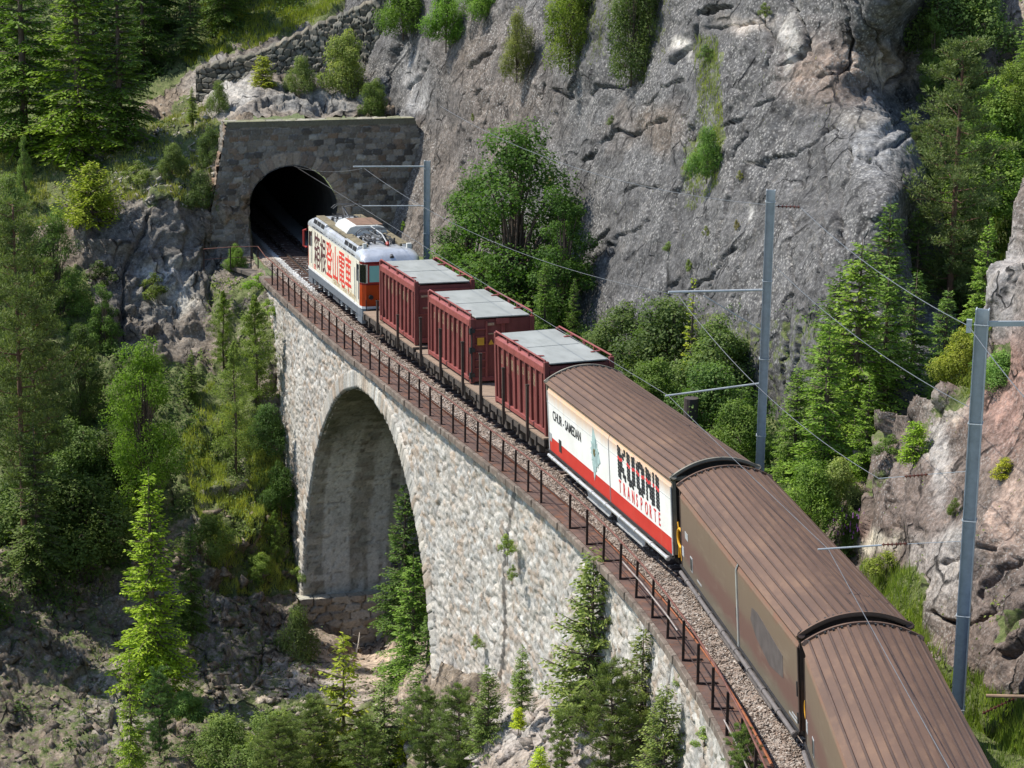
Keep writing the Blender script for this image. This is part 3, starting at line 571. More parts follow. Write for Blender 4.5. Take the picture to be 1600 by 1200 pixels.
# bore
prof = [(-OR + .2, -1.7)] + [(-OR + (OC - v) * .1, v) for v in np.linspace(-1.0, OC, 8)[:-1]] + [(OR * math.cos(t), OC + OR * math.sin(t)) for t in np.linspace(math.pi, 0, 33)] + [(OR - (OC - v) * .1, v) for v in np.linspace(OC, -1.0, 8)[1:]] + [(OR - .2, -1.7)]
iM = Mp.inverted(); V = []
for q in np.linspace(0, 34, 60):
    for x, z in prof:
        k = 1 + .02 * math.sin(x * 9 + q * 4); p_ = iM @ tv(PS + q, x * k, z * 1.0); V.append(p_ + Vector((0, .02 * z, 0)))
V = np.array([tuple(v) for v in V]); F = gridF(len(prof), 60); cap = MB()
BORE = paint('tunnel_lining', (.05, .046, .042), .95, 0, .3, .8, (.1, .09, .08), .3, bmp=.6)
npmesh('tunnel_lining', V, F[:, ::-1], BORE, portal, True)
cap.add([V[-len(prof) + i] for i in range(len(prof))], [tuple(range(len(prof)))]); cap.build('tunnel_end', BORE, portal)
# ------------------------------------------------------------------ dry stone retaining wall on the slope above the tunnel
RW = [(306, 110, 168, 138.6), (350, 97, 168, 138.8), (400, 86, 160, 139), (450, 62, 155, 139.2), (500, 38, 148, 139.4), (545, 20, 140, 139.4), (590, -2, 132, 139.3), (640, -25, 120, 139.5)]
xs = np.linspace(306, 640, 300); yt = np.interp(xs, [r[0] for r in RW], [r[1] for r in RW]) + 1.5 * np.sin(xs * .35); yb = np.interp(xs, [r[0] for r in RW], [r[2] for r in RW]); dd = np.interp(xs, [r[0] for r in RW], [r[3] for r in RW])
T = un(xs, yt, dd); B = un(xs, yb + 6, dd - .5); lens = np.concatenate([[0], np.cumsum(np.linalg.norm(np.diff(T, axis=0), axis=1))]); nv = 60
V = []; uu = []; vv = []
for j in range(nv):
    f = j / (nv - 1); V.append(B * (1 - f) + T * f); uu.append(lens); vv.append(V[-1][:, 2])
V = np.concatenate(V); uu = np.concatenate(uu); vv = np.concatenate(vv); rel, e, R = stones(uu, vv, .5, .3, 1.0, 61, .4)
V = V - np.array([0.07, .96, -.2]) * ((rel - .5) * .3)[:, None]; C = palette(R, [(.2, .18, .14), (.16, .15, .12), (.25, .225, .18)], [2, 2, 1]); C = np.where((e < .35)[:, None], C * .4, C)
F = gridF(len(xs), nv); Tb = V[-len(xs):] + np.array([0, 1.0, 0.05]); o_ = len(V); V = np.concatenate([V, Tb]); F = np.concatenate([F, np.stack([np.arange(o_ - len(xs), o_ - 1), np.arange(o_ - len(xs) + 1, o_), np.arange(o_ + 1, o_ + len(xs)), np.arange(o_, o_ + len(xs) - 1)], 1)])
rwo = npmesh('retaining_wall', V, F, PM, attrs={'stone': np.concatenate([C, C[-len(xs):]])}); tag(rwo, 'mossy dry stone retaining wall climbing the slope above the tunnel portal', 'retaining wall')
# ------------------------------------------------------------------ ballast, sleepers, rails
bm_, bt, bb = base_mat('ballast_stone', .95, 0, .2); bco = objco(bt)
v = nn(bt, 'ShaderNodeTexVoronoi'); v.inputs['Scale'].default_value = 16; bt.links.new(bco, v.inputs['Vector'])
sx = bt.nodes.new('ShaderNodeSeparateXYZ'); bt.links.new(v.outputs['Color'], sx.inputs[0])
c = ramp(bt, sx.outputs[0], [(0, (.15, .11, .085)), (.35, (.28, .22, .18)), (.6, (.38, .335, .29)), (.85, (.3, .215, .165)), (1, (.55, .51, .46))])
at_ = attr(bt, 'fresh').outputs['Fac']; c = mixc(bt, at_, c, (.62, .62, .6)); bt.links.new(c, bb.inputs['Base Color'])
bump(bt, bb, v.outputs['Distance'], 1., .05)
ss = np.arange(-10, 112, .12); ll = np.linspace(-1.96, 2.25, 50); SS, LL = np.meshgrid(ss, ll); u = SS.ravel(); l = LL.ravel()
hh = -.2 - np.clip(np.abs(l) - 1.35, 0, 1) * .16
P = TRK(u, l, hh, True); P[:, 2] += .025 * vnoise(P * 6, 3) + .03 * vnoise(P * 15, 4)
fresh = np.clip((u - 65) / 2, 0, 1) * np.clip((l + 1.3) * 5, 0, 1) * .95
npmesh('ballast', P, gridF(len(ss), 50), bm_, None, False, {'fresh': fresh}, 'structure')
# loose stones on top
rng = np.random.default_rng(4); n = 26000
u = rng.uniform(-9, 76, n); l = np.where(rng.random(n) < .85, rng.uniform(-1.93, -1.0, n), rng.uniform(-1, 2.2, n))
c0 = TRK(u, l, -.19 - np.clip(np.abs(l) - 1.35, 0, 1) * .16, True)
oc = np.array([[1, 0, 0], [0, 1, 0], [-1, 0, 0], [0, -1, 0], [0, 0, .8], [0, 0, -.8]]); of = np.array([[0, 1, 4], [1, 2, 4], [2, 3, 4], [3, 0, 4], [1, 0, 5], [2, 1, 5], [3, 2, 5], [0, 3, 5]])
sz = rng.uniform(.02, .045, (n, 1, 3)); V = c0[:, None] + (oc[None] + rng.normal(0, .25, (n, 6, 3))) * sz; F = (of[None] + 6 * np.arange(n)[:, None, None]).reshape(-1, 3)
fr = np.repeat(np.clip((u - 64) / 3, 0, 1) * (l > -1.25), 6)
npmesh('ballast_stones', V.reshape(-1, 3), F, bm_, None, False, {'fresh': fr}, 'structure')
SLP = paint('sleeper_steel', (.09, .06, .05), .8, .1, .3, 4); RAILM = paint('rail_steel', (.12, .075, .055), .5, .5, .2, 3); RAILT = paint('rail_top', (.5, .5, .5), .25, 1, .05, 3)
sb = MB()
for s in np.arange(-9, 100, .6):
    a = tv(s, -.95, -.2, True); b = tv(s, .95, -.2, True); sb.obox(a, b, .22, .12)
so_ = sb.build('sleepers', SLP); so_['kind'] = 'structure'
for sd in (-.53, .53):
    rb = MB(); rt = MB(); q = np.arange(-9, 108, 1.5)
    for a, b in zip(q[:-1], q[1:]):
        rb.obox(tv(a, sd, -.075, True), tv(b, sd, -.075, True), .03, .13); rb.obox(tv(a, sd, -.13, True), tv(b, sd, -.13, True), .11, .015); rt.obox(tv(a, sd, -.02, True), tv(b, sd, -.02, True), .065, .04)
    o = rb.build('rails', RAILM); o['kind'] = 'structure'; t_ = rt.build('rail_head', RAILT, o)
# concrete trough behind the ballast on the mountain side
kb = MB()
for s in np.arange(-9, 72, 1.0):
    v = [tv(q, l, h) for q in (s, s + .99) for l in (2.2, 2.5) for h in (-1.2, -.32)]; kb.add([p - via.location for p in v], [(0, 1, 3, 2), (4, 6, 7, 5), (0, 4, 5, 1), (2, 3, 7, 6), (0, 2, 6, 4), (1, 5, 7, 3)])
kb.build('rear_coping', STONE, via)
# platform by the portal
Pp = [un(x, y, d) for x, y, d in [(340, 392, 130.5), (392, 384, 130.6), (410, 412, 126.8), (398, 414, 126.6), (350, 400, 129)]]
# ------------------------------------------------------------------ railing along the valley side
POST = paint('post_iron', (.035, .024, .022), .7, .3, .3, 5, (.2, .07, .03), .5); RAILR = paint('hand_rail', (.17, .07, .05), .7, .2, .3, 3, (.08, .04, .03), .5); WIRE = paint('pale_rail', (.42, .36, .32), .5, .6, .2, 3)
rl = empty('railing', tv(30, -2.62, -.29), 'rusty iron railing on upright posts along the valley edge of the viaduct', 'railing'); ro = rl.location
ps = list(np.arange(-7.2, 24, 1.95)) + list(np.arange(25.4, 70.2, 1.5)); LP = -2.62; HT = .82
for i, s in enumerate(ps):
    b = MB(); h = HT + .02 * math.sin(i * 5.1); a = tv(s + .02 * math.sin(i * 3), LP, -.62) - ro; c = tv(s, LP + .02 * math.sin(i * 7), h) - ro
    b.obox(a, c, .07, .06, (0, 1, 0)); b.obox(a + Vector((0, 0, .0)), a + Vector((.05, 0, .02)), .12, .1)
    if s < 24: b.obox(tv(s, LP, -.27) - ro, tv(s, LP + .52, -.27) - ro, .07, .05); b.obox(tv(s, LP + .12, -.27) - ro, tv(s, LP + .12, -.62) - ro, .04, .04, (0, 1, 0))
    else: b.obox(tv(s, LP, -.285) - ro, tv(s, LP + .14, -.285) - ro, .09, .02)
    b.build('post', POST, rl)
ends = np.arange(-7.4, 71.0, .75)
for nm, h, r, mt in (('top_rail', HT + .01, .03, RAILR), ('middle_rail', .36, .014, POST), ('lower_rail', .03, .012, POST)):
    b = MB()
    b.tube([tv(s, LP + .035, h + .008 * math.sin(s * 1.9)) - ro for s in ends], r, 6); b.build(nm, mt, rl)
b = MB(); b.tube([tv(s, LP - .04, .37 + .01 * math.sin(s * 2)) - ro for s in np.arange(9, 16.5, .75)], .022, 6); b.tube([tv(s, LP - .04, .05 + .01 * math.sin(s * 2)) - ro for s in np.arange(-7, 3, .75)], .022, 6); b.build('pale_pipe', WIRE, rl)
# short return of the railing in front of the portal
er = empty('railing', un(365, 405, 126.5), 'thin rusty railing on the little platform left of the tunnel mouth', 'railing'); eo = er.location
c0 = tv(70.6, LP, HT); q = [Vector(un(403, 385, 127.3)), Vector(un(360, 386, 127.6)), Vector(un(318, 389, 128))]
b = MB(); b.tube([p - eo for p in [c0] + q], .018, 6); b.tube([p - eo - Vector((0, 0, .55)) for p in [c0] + q], .014, 6); b.build('top_rail', RAILR, er)
for p in (q[0], Vector(un(392, 385.2, 127.4)), q[1], q[2]):
    b = MB(); b.obox(p - eo, p - eo - Vector((0, 0, 1.15)), .06, .06, (0, 1, 0)); b.build('post', POST, er)
SL = paint('concrete_slab', (.13, .11, .095), .9, 0, .3, 1.5, (.1, .08, .06), .6)
b = MB(); top = [Vector(p) for p in Pp]; zz = min(p.z for p in top)
vs = [Vector((p.x, p.y, -4.05)) for p in top]; b.add(vs + [v - Vector((0, 0, .18)) for v in vs], [(4, 3, 2, 1, 0), (5, 6, 7, 8, 9)] + [(i, (i + 1) % 5, (i + 1) % 5 + 5, i + 5) for i in range(5)])
o = b.build('platform', SL); o['kind'] = 'structure'
# ------------------------------------------------------------------ catenary masts
GALV = paint('galvanised_steel', (.44, .47, .48), .5, .15, .12, 2.5, (.25, .26, .27), .4); INS = paint('insulator_brown', (.09, .03, .02), .3, 0, .1, 5); WIREC = paint('copper_wire', (.25, .25, .25), .45, .8, .1, 5)
def hbeam(b, H, wf=.26, dp=.26, t=.022):
    b.box(-dp / 2, -dp / 2 + t, -wf / 2, wf / 2, 0, H); b.box(dp / 2 - t, dp / 2, -wf / 2, wf / 2, 0, H); b.box(-dp / 2 + t, dp / 2 - t, -t / 2, t / 2, 0, H)
def mast(s, lat, H, z0, label, wf=.28):
    M = Matrix.Translation(tv(s, lat, z0)) @ Matrix.Rotation(float(np.interp(s, _ss, _th)) - .35, 4, 'Z'); o = empty('catenary_mast', M, label, 'mast', 'overhead line masts beside the track')
    b = MB(); hbeam(b, H, wf, wf); b.build('pole', GALV, o)
    for i, z in enumerate(np.linspace(.9, H - .35, 5)):
        b = MB()
        b.tube([(x, y, z) for x, y in ((-wf / 2 - .01, -wf / 2 - .01), (wf / 2 + .01, -wf / 2 - .01), (wf / 2 + .01, wf / 2 + .01), (-wf / 2 - .01, wf / 2 + .01), (-wf / 2 - .01, -wf / 2 - .01))], .013, 5); b.build('clamp', GALV, o)
    b = MB(); b.box(-.4, .4, -.4, .4, -1.2, .0); b.build('base', SL, o, .03); return o
def rel(o, p): return o.matrix_world.inverted() @ Vector(p)
def insul(o, a, b_, n=6, r=.055):
    b = MB(); a = Vector(a); b_ = Vector(b_); d = (b_ - a); b.tube([a, b_], .018, 6)
    for i in range(n): p = a + d * ((i + .5) / n); e = d.normalized() * .02; b.tube([p - e, p, p + e], [.02, r, .02], 10)
    b.build('insulator', INS, o)
def arm(o, p0, p1, r=.035, strut=True, nm='arm'):
    a = rel(o, p0); c = rel(o, p1); b = MB(); b.tube([a, c], r, 8); b.build(nm, GALV, o)
m1 = mast(59.5, 2.8, 7.15, -.4, 'grey steel line mast standing beside the locomotive near the tunnel mouth')
arm(m1, tv(59.5, 2.7, 6.5), tv(59.5, -.6, 6.6)); arm(m1, tv(59.5, 2.7, 4.7), tv(59.9, -.1, 4.75), .025)
m2 = mast(20, 2.8, 10.9, -.4, 'tall grey steel line mast rising behind the curved brown wagon roofs', .27)
arm(m2, tv(20, 2.7, 7.45), tv(20, -.3, 7.5), .04); arm(m2, tv(20, 2.7, 4.55), tv(20, -.3, 4.3), .03)
a = rel(m2, tv(20, 2.7, 6.2)); c_ = rel(m2, tv(20, .8, 7.35)); b = MB(); b.tube([a, c_], .02, 6); b.build('stay', GALV, m2)
insul(m2, rel(m2, tv(20, 3.0, 10.0)), rel(m2, tv(20, 3.75, 9.95)))
m3 = mast(2, 2.8, 10.6, -.4, 'nearest grey steel line mast in front of the reddish rock outcrop', .3)
arm(m3, tv(2, .75, 4.58), tv(2, -.75, 4.5), .022, nm='steady_arm'); arm(m3, tv(2, 2.7, 4.65), tv(2, 1.3, 4.6), .008, nm='stay'); insul(m3, rel(m3, tv(2, .75, 4.59)), rel(m3, tv(2, 1.35, 4.61)))
arm(m3, tv(2, 2.7, 6.35), tv(2, 1.7, 6.28), .008, nm='stay'); arm(m3, tv(2, 1.2, 6.24), tv(2, .6, 6.2), .008, nm='stay'); insul(m3, rel(m3, tv(2, 1.2, 6.24)), rel(m3, tv(2, 1.75, 6.28)))
b = MB(); p = rel(m3, tv(2, 2.8, 9.85)); q_ = rel(m3, tv(2, 3.9, 9.85)); b.obox(p, q_, .06, .12); b.obox(q_, rel(m3, tv(2, 4.1, 9.3)), .12, .12); b.build('cross_arm', GALV, m3)
b = MB(); p = rel(m3, tv(2, 2.55, 9.7)); b.box(p.x - .1, p.x + .02, p.y - .06, p.y + .06, p.z - .05, p.z + .25); b.build('bracket', GALV, m3)
# mast further down the line, only its arm reaches the picture at the lower right
m4 = mast(-8, 5.6, 3.4, -.9, 'short rusty post with a bracket in the grass at the lower right corner', .2)
BAR = paint('weathered_bar', (.3, .2, .13), .7, .3, .2, 3)
a = Vector(un(1541, 1087, 55.5)); c_ = Vector(un(1640, 1089, 55)); b = MB(); b.tube([rel(m4, a), rel(m4, c_)], .04, 8); b.build('bracket_arm', BAR, m4)
insul(m4, rel(m4, un(1535, 1115, 55.3)), rel(m4, un(1586, 1091, 55.4)), 9, .05)
def wire(pts, sag, label, r=.009):
    a, c = Vector(pts[0]), Vector(pts[1]); n = 24; P = [a.lerp(c, i / n) - Vector((0, 0, sag * 4 * (i / n) * (1 - i / n))) for i in range(n + 1)]
    b = MB(); b.tube([p - a for p in P], r, 5); o = b.build('overhead_wire', WIREC); o.location = a; tag(o, label, 'wire')
wire([tv(59.5, 0, 4.6), tv(20, -.2, 4.3)], .03, 'contact wire hanging over the container roofs, lower one'); wire([tv(59.5, -.1, 6.5), tv(20, 0, 7.4)], .8, 'messenger wire hanging over the container roofs, upper one')
wire([tv(20, -.2, 4.3), tv(2, -.5, 4.5)], .02, 'contact wire running above the brown wagon roofs between the two tall masts'); wire([tv(20, 0, 7.4), tv(2, .6, 6.2)], .5, 'messenger wire sloping down from the arm of the middle mast to the nearest mast')
wire([tv(2, -.5, 4.5), tv(-16, -.2, 4.5)], .02, 'contact wire above the nearest brown roof at the picture edge'); wire([tv(59.5, 0, 4.6), tv(92, 0, 4.1)], .0, 'contact wire running from the far mast into the tunnel mouth'); wire([tv(59.5, -.2, 6.5), tv(79, 0, 4.35)], .25, 'messenger wire dropping from the far mast to the crown of the tunnel')
wire([tv(2, 2.5, 9.8), tv(20, 3.75, 9.95)], .25, 'feeder wire strung from the top of the nearest mast to the middle mast', .011); wire([tv(20, 3.75, 9.95), tv(59.5, 3.4, 9.2)], .9, 'feeder wire crossing the rock face beyond the middle mast', .009)
wire([tv(2, 2.6, 7.9), tv(20, 3.0, 8.2)], .3, 'return wire halfway up between the two nearest masts', .01)
wire([tv(-16, 2.6, 9.5), tv(2, 2.5, 9.8)], .3, 'feeder wire leaving the nearest mast towards the viewer', .011)
# ------------------------------------------------------------------ train
DARKU = paint('underframe_black', (.03, .03, .032), .7, .3, .3, 3, (.1, .07, .05), .5); WHEELM = paint('wheel_steel', (.07, .055, .05), .6, .6, .2, 4)
ROOFB = paint('roof_brown', (.135, .078, .05), .62, .1, .2, .55, (.22, .13, .075), .65, (1, .35, 1), bmp=.12)
SEAM = paint('roof_seam_brown', (.085, .05, .035), .65, .1, .25, 1.5, (.14, .085, .055), .5, (1, .3, 1)); ENDD = paint('end_wall_dark', (.035, .04, .038), .6, .1, .2, 2, (.1, .07, .05), .4); ENDB = paint('end_wall_brown', (.06, .038, .03), .7, .1, .25, 2, (.12, .07, .05), .4)
YEL = paint('yellow_paint', (.75, .36, .02), .45, 0, .1, 4); WGREY = paint('pale_grey_paint', (.42, .43, .43), .5, .1, .15, 2, (.15, .1, .07), .5); RIM = paint('arch_rim', (.22, .2, .155), .6, .1, .2, 2); ALU = paint('aluminium', (.6, .6, .58), .45, .7, .1, 3)
W = 1.33
def gear(o, L, mat_ax=WHEELM, ys=None):
    for y in ys or (2.1, L - 2.1):
        b = MB()
        for yy in (y - .65, y + .65):
            for x in (-.56, .56): b.wheel(x, yy, .37, .37, .11, 22); b.wheel(x * 1.09, yy, .37, .13, .1, 12)
            b.wheel(0, yy, .37, .07, 1.1, 10)
        b.build('wheelset', mat_ax, o)
        b = MB()
        for x in (-.82, .82):
            b.box(x - .05, x + .05, y - 1.05, y + 1.05, .42, .58)
            for yy in (y - .65, y + .65): b.box(x - .09, x + .09, yy - .13, yy + .13, .25, .5)
            for yy in (y - .2, y, y + .2): b.tube([(x, yy, .45), (x, yy, .75)], .05, 8)
        b.box(-.8, .8, y - .12, y + .12, .5, .7); b.build('bogie_frame', DARKU, o)
def coupler(o, L):
    for y0, sgn in ((0, -1), (L, 1)):
        b = MB(); b.tube([(0, y0, .75), (0, y0 + sgn * .3, .75)], .06, 8); b.wheel(0, 0, 0, .01, .01); b.tube([(0, y0 + sgn * .28, .75), (0, y0 + sgn * .34, .75)], .16, 14); b.build('buffer', DARKU, o)
def arcz(x, w=1.36, rise=.43): return 3.04 + rise * (1 - (abs(x) / w) ** 2.1)
def covered_wagon(s0, s1, label, kind):
    M, L = frame(s0, s1); o = empty('covered_wagon', M, label, 'freight wagon', 'sliding wall wagons of the train')
    white = kind == 'white'
    # roof shell with standing seams
    n = 44; xs = np.linspace(-1.36, 1.36, n + 1); b = MB(); top = [(x, arcz(x)) for x in xs]; bot = [(x * .985, arcz(x) - .05) for x in xs[::-1]]; b.prism(top + bot, 0.0, L)
    b.build('roof', ROOFB, o)
    for i, x in enumerate(np.linspace(-1.2, 1.2, 12)):
        z = arcz(x); sl_ = (arcz(x + .01) - arcz(x - .01)) / .02; b = MB(); t = Vector((1, 0, sl_)).normalized(); nr = Vector((-t.z, 0, t.x))
        p0 = Vector((x, 0, z)); v = [p0 - t * .03, p0 - t * .02 + nr * .034, p0 + t * .02 + nr * .034, p0 + t * .03]
        b.prism([(q.x, q.z) for q in v][::-1], .06, L - .06); b.build('roof_seam', SEAM, o)
    b = MB()
    for y0, y1 in ((-.03, .05), (L - .05, L + .03)):
        b.prism([(x * 1.01, arcz(x) + .06) for x in xs] + [(x, arcz(x) - .02) for x in xs[::-1]], y0, y1)
    b.build('roof_end_rim', RIM if white else ROOFB, o)
    b = MB()
    for y in (.11, L - .11):
        for x in np.linspace(-1.22, 1.22, 14): b.box(x - .02, x + .02, y - .03, y + .03, arcz(x), arcz(x) + .05)
    b.build('roof_clip', ENDD, o)
    # end walls, set back under the roof
    E = ENDD if white else ENDB
    for y0, y1 in ((.3, .36), (L - .36, L - .3)):
        b = MB(); b.prism([(-1.26, .8)] + [(x * .93, arcz(x) - .06) for x in xs] + [(1.26, .8)], y0, y1)
        for x in (-.75, 0, .75): b.box(x - .04, x + .04, min(y0, L - y1) if y0 < 1 else y1, y0 if y0 < 1 else y1 + .05, .85, 2.95) if 0 else None
        b.build('end_wall', E, o)
    b = MB()
    for y in (.05, L - .05):
        b.box(-1.2, 1.2, y - .04, y + .08, 2.98, 3.08)
        for x in (-1.24, 1.24): b.box(x - .05, x + .05, y - .02, y + .1, .8, 3.0)
        b.tube([(-1.26, y, 3.06), (-1.26, y - .08, 3.12)], .09, 10); b.tube([(1.26, y, 3.06), (1.26, y - .08, 3.12)], .09, 10)
    b.build('end_frame', RIM if white else E, o)
    # side walls: upright panel, sloping shoulder below the roof
    zb = .78
    prof = [(-W, zb), (-W, 2.78), (-1.25, 2.98), (-1.2, 2.98), (-1.2, zb)]
    my = L * .46
    for k, (y0, y1) in enumerate(((.1, my - .02), (my + .02, L - .22))):
        for sgn in (-1, 1):
            b = MB(); b.prism([(x * -sgn, z) for x, z in prof] if sgn < 0 else [(-x, z) for x, z in prof][::-1], y0, y1); b.build('sliding_wall', SIDE[kind], o, .008)
    b = MB()
    for sgn in (-1, 1): b.box(sgn * 1.3 - .02, sgn * 1.3 + .02, .0, L, 2.99, 3.03); b.box(sgn * (W + .01) - .03, sgn * (W + .01) + .03, .06, L - .06, zb - .06, zb)
    b.build('slide_rail', DARKU, o)
    b = MB()
    if white:
        for y0, y1 in ((my - .035, my - .022), (my + .022, my + .035)): b.box(-W - .008, -W, y0, y1, zb, 2.78)
        b.build('door_strip', WGREY, o)
    else:
        b.box(-W - .035, -W + .01, my - .06, my + .06, zb, 2.78); b.add([(-W - .035, my - .06, 2.78), (-W - .035, my + .06, 2.78), (-1.27, my + .06, 3.0), (-1.27, my - .06, 3.0)], [(0, 1, 2, 3), (3, 2, 1, 0)]); b.build('door_strip', ALU, o)
    b = MB()
    for y in (.05, L - .26):
        b.box(-W - .012, -W + .02, y, y + .08, zb, 2.8)
    b.build('corner_post', WGREY if white else ENDB, o)
    # underframe
    b = MB(); b.box(-1.15, 1.15, .1, L - .1, .62, .74)
    for x in (-1.1, 1.1): b.box(x - .05, x + .05, .1, L - .1, .5, .76)
    for y in np.arange(1, L, 1.4): b.box(-1.25, 1.25, y - .04, y + .04, .66, .76)
    b.build('underframe', DARKU, o); gear(o, L); coupler(o, L)
    T = ALU if white else paint('dull_grey_beam', (.17, .15, .14), .6, .3, .2, 3)
    b = MB(); x = -1.4
    b.tube([(x, .3, .62), (x, L - .3, .62)], .06, 10)
    for y in np.arange(.4, L, 1.55): b.tube([(x, y - .07, .62), (x, y + .07, .62)], .075, 10); b.box(x - .02, -1.2, y - .03, y + .03, .6, .68)
    b.build('rack_pipe', T, o)
    for (y0, y1) in ((L * .24, L * .44), (L * .5, L * .68)):
        b = MB(); x = -1.2; b.prismx([(y0, .18), (y1, .18), (y1 + .35, .6), (y0 - .35, .6)], x - .015, x + .015); b.box(x - .06, x + .06, y0, y1, .14, .18); b.build('truss_plate', WGREY if white else paint('dull_grey_beam', (.17, .15, .14)), o)
    if not white:
        b = MB(); b.box(-W - .03, -W, .14, .2, 1.6, 1.95); b.box(-W - .03, -W, .14, .2, .95, 1.2); b.box(-W - .03, -W, my + .1, my + .16, 1.5, 1.75); b.build('latch', DARKU, o)
        b = MB(); b.box(-W - .006, -W, .3, 1.1, .88, .93); b.box(-W - .006, -W, .3, .8, .98, 1.02); b.box(-W - .006, -W, L - 2.9, L - 2.3, .95, 1.0); b.build('stencil', WGREY, o)
    # hand rails and hose hoops
    for y0, sgn in ((0, -1), (L, 1)):
        b = MB(); y = y0 + sgn * .07; x = -1.2
        b.tube([(x, y, .75), (x, y + sgn * .06, 1.0), (x, y + sgn * .06, 1.65), (x, y, 1.8)], .026, 8); b.build('hand_rail', YEL, o)
    if white or kind == 'brown_far' or 1:
        b = MB(); y = -.42; b.tube([(-1.25, y - .24 * math.cos(t), 1.42 + .27 * math.sin(t)) for t in np.linspace(0, 6.3, 20)], .036, 8); b.tube([(-1.25, y, 1.15), (-1.22, y, .75), (-1.1, y + .3, .7)], .03, 6); b.build('hose_ring', YEL, o)
    # label frames
    b = MB(); b.box(-W - .012, -W, L - 1.75, L - 1.45, 1.0, 1.42); b.build('label_holder', WGREY if not white else ENDD, o)
    b = MB(); b.box(-W - .02, -W - .012, L - 1.7, L - 1.5, 1.04, 1.38); b.build('label_card', ENDD, o)
    b = MB(); b.box(-W - .01, -W, L - .55, L - .3, 1.12, 1.4); b.build('number_plate', WGREY, o)
    return o, L
def side_mat(kind):
    m, t, b = base_mat('side_' + kind, .45 if kind == 'white' else .6, 0, .4); co = objco(t); sx = t.nodes.new('ShaderNodeSeparateXYZ'); t.links.new(co, sx.inputs[0]); z = sx.outputs[2]
    n = noise(t, co, 1.3, 6, .65); n2 = noise(t, mapping(t, co, (1, 1, .12)), 3.2, 6, .7); n3 = noise(t, mapping(t, co, (1, .18, 1)), 2.2, 6, .7)
    if kind == 'white':
        red = math_(t, 'LESS_THAN', z, 1.27); c = ramp(t, n, [(.3, (.74, .72, .66)), (.6, (.82, .81, .77))]); c = mixc(t, red, c, ramp(t, n, [(.3, (.5, .03, .02)), (.7, (.58, .045, .03))]))
        zz = math_(t, 'ADD', z, math_(t, 'MULTIPLY', math_(t, 'SUBTRACT', n2, .5), .38))
        f = ramp(t, math_(t, 'DIVIDE', math_(t, 'SUBTRACT', zz, 2.38), .75, True), [(.05, (0,) * 3), (.45, (.55,) * 3), (.85, (1,) * 3)])
        rc = ramp(t, n2, [(.38, (.4, .17, .055)), (.62, (.62, .33, .13))]); c = mixc(t, f, c, rc)
        st = ramp(t, n2, [(.6, (0,) * 3), (.8, (.35,) * 3)]); c = mixc(t, st, c, (.5, .36, .2))
    else:
        zz = math_(t, 'ADD', z, math_(t, 'MULTIPLY', math_(t, 'SUBTRACT', n, .5), .5))
        c = ramp(t, math_(t, 'DIVIDE', math_(t, 'SUBTRACT', zz, .8), 2.2, True), [(.06, (.13, .105, .075)), (.2, (.13, .07, .055)), (.4, (.135, .075, .058)), (.52, (.15, .105, .073)), (.85, (.165, .118, .08)), (.95, (.19, .095, .06))])
        st = ramp(t, n3, [(.56, (0,) * 3), (.74, (.5,) * 3)]); c = mixc(t, st, c, (.25, .205, .15)); st = ramp(t, n2, [(.58, (0,) * 3), (.8, (.5,) * 3)]); c = mixc(t, st, c, (.1, .055, .04))
    t.links.new(c, b.inputs['Base Color']); bump(t, b, noise(t, co, 5, 5), .12, .02); return m
SIDE = {'white': side_mat('white'), 'brown': side_mat('brown')}; SIDE['brown_near'] = SIDE['brown']
b2, L2 = covered_wagon(-14.97, -.74, 'nearest brown covered wagon, cut off by the lower edge of the picture', 'brown_near')
b1, L1 = covered_wagon(0, 14.02, 'brown sliding wall wagon with ribbed arched roof and faded lettering patch', 'brown')
ww, Lw = covered_wagon(14.9678, 28.65, 'white and red sliding wall wagon with chequered lettering and rust streaked edge', 'white')
BLK = paint('black_lettering', (.02, .02, .022), .6, 0, .1, 3); REDL = paint('red_lettering', (.6, .04, .04), .6, 0, .1, 3)
def side_fn(y0, z0, sh=0): return lambda a, b_, c_: (-W - .006 - c_, y0 - a, z0 + b_ + sh * a)
text('CHUR - SAMEDAN', .42, .46, side_fn(Lw - .8, 1.95), 'destination_lettering', BLK, ww, fat=.01)
y = 5.3
for ch in 'TRANSPORTE':
    text(ch, .36, .56, side_fn(y, 1.36), 'company_lettering', REDL, ww, fat=.012); y -= .44
# lettering made of staggered black hexagons with one red row
b = MB(); rb_ = MB()
glyph = {'K': ['11001', '11011', '11110', '11100', '11100', '11110', '11110', '11011', '11001'], 'U': ['11011'] * 7 + ['11111', '01110'], 'O': ['01110', '11111'] + ['11011'] * 5 + ['11111', '01110'],
         'N': ['11001', '11101', '11101', '11101', '11111', '10111', '10111', '10111', '10011'], 'I': ['11'] * 9}
cx_ = 5.35; cw, ch_ = .168, .113
for L_ in 'KUONI':
    g = glyph[L_]; w_ = len(g[0])
    for r in range(9):
        for k in range(w_):
            if g[r][k] == '1':
                yy = cx_ - k * cw; zz = 2.78 - r * ch_ - (.03 if k % 2 else 0); e_ = cw * 1.02
                hx = [(yy - .02, zz + .05), (yy - e_ + .04, zz + .05), (yy - e_, zz), (yy - e_ + .02, zz - .05), (yy - .04, zz - .05), (yy, zz)]
                (rb_ if r == 3 else b).prismx(hx, -W - .012 - .001 * (k % 2), -W - .003)
    cx_ -= w_ * cw + .12
b.build('chequered_lettering', BLK, ww); rb_.build('red_row', REDL, ww)
PE = paint('petal_teal', (.35, .47, .45), .6, 0, .2, 5); PK = paint('petal_core', (.2, .18, .08), .7, 0, .3, 9)
cy, cz = 7.9, 1.98
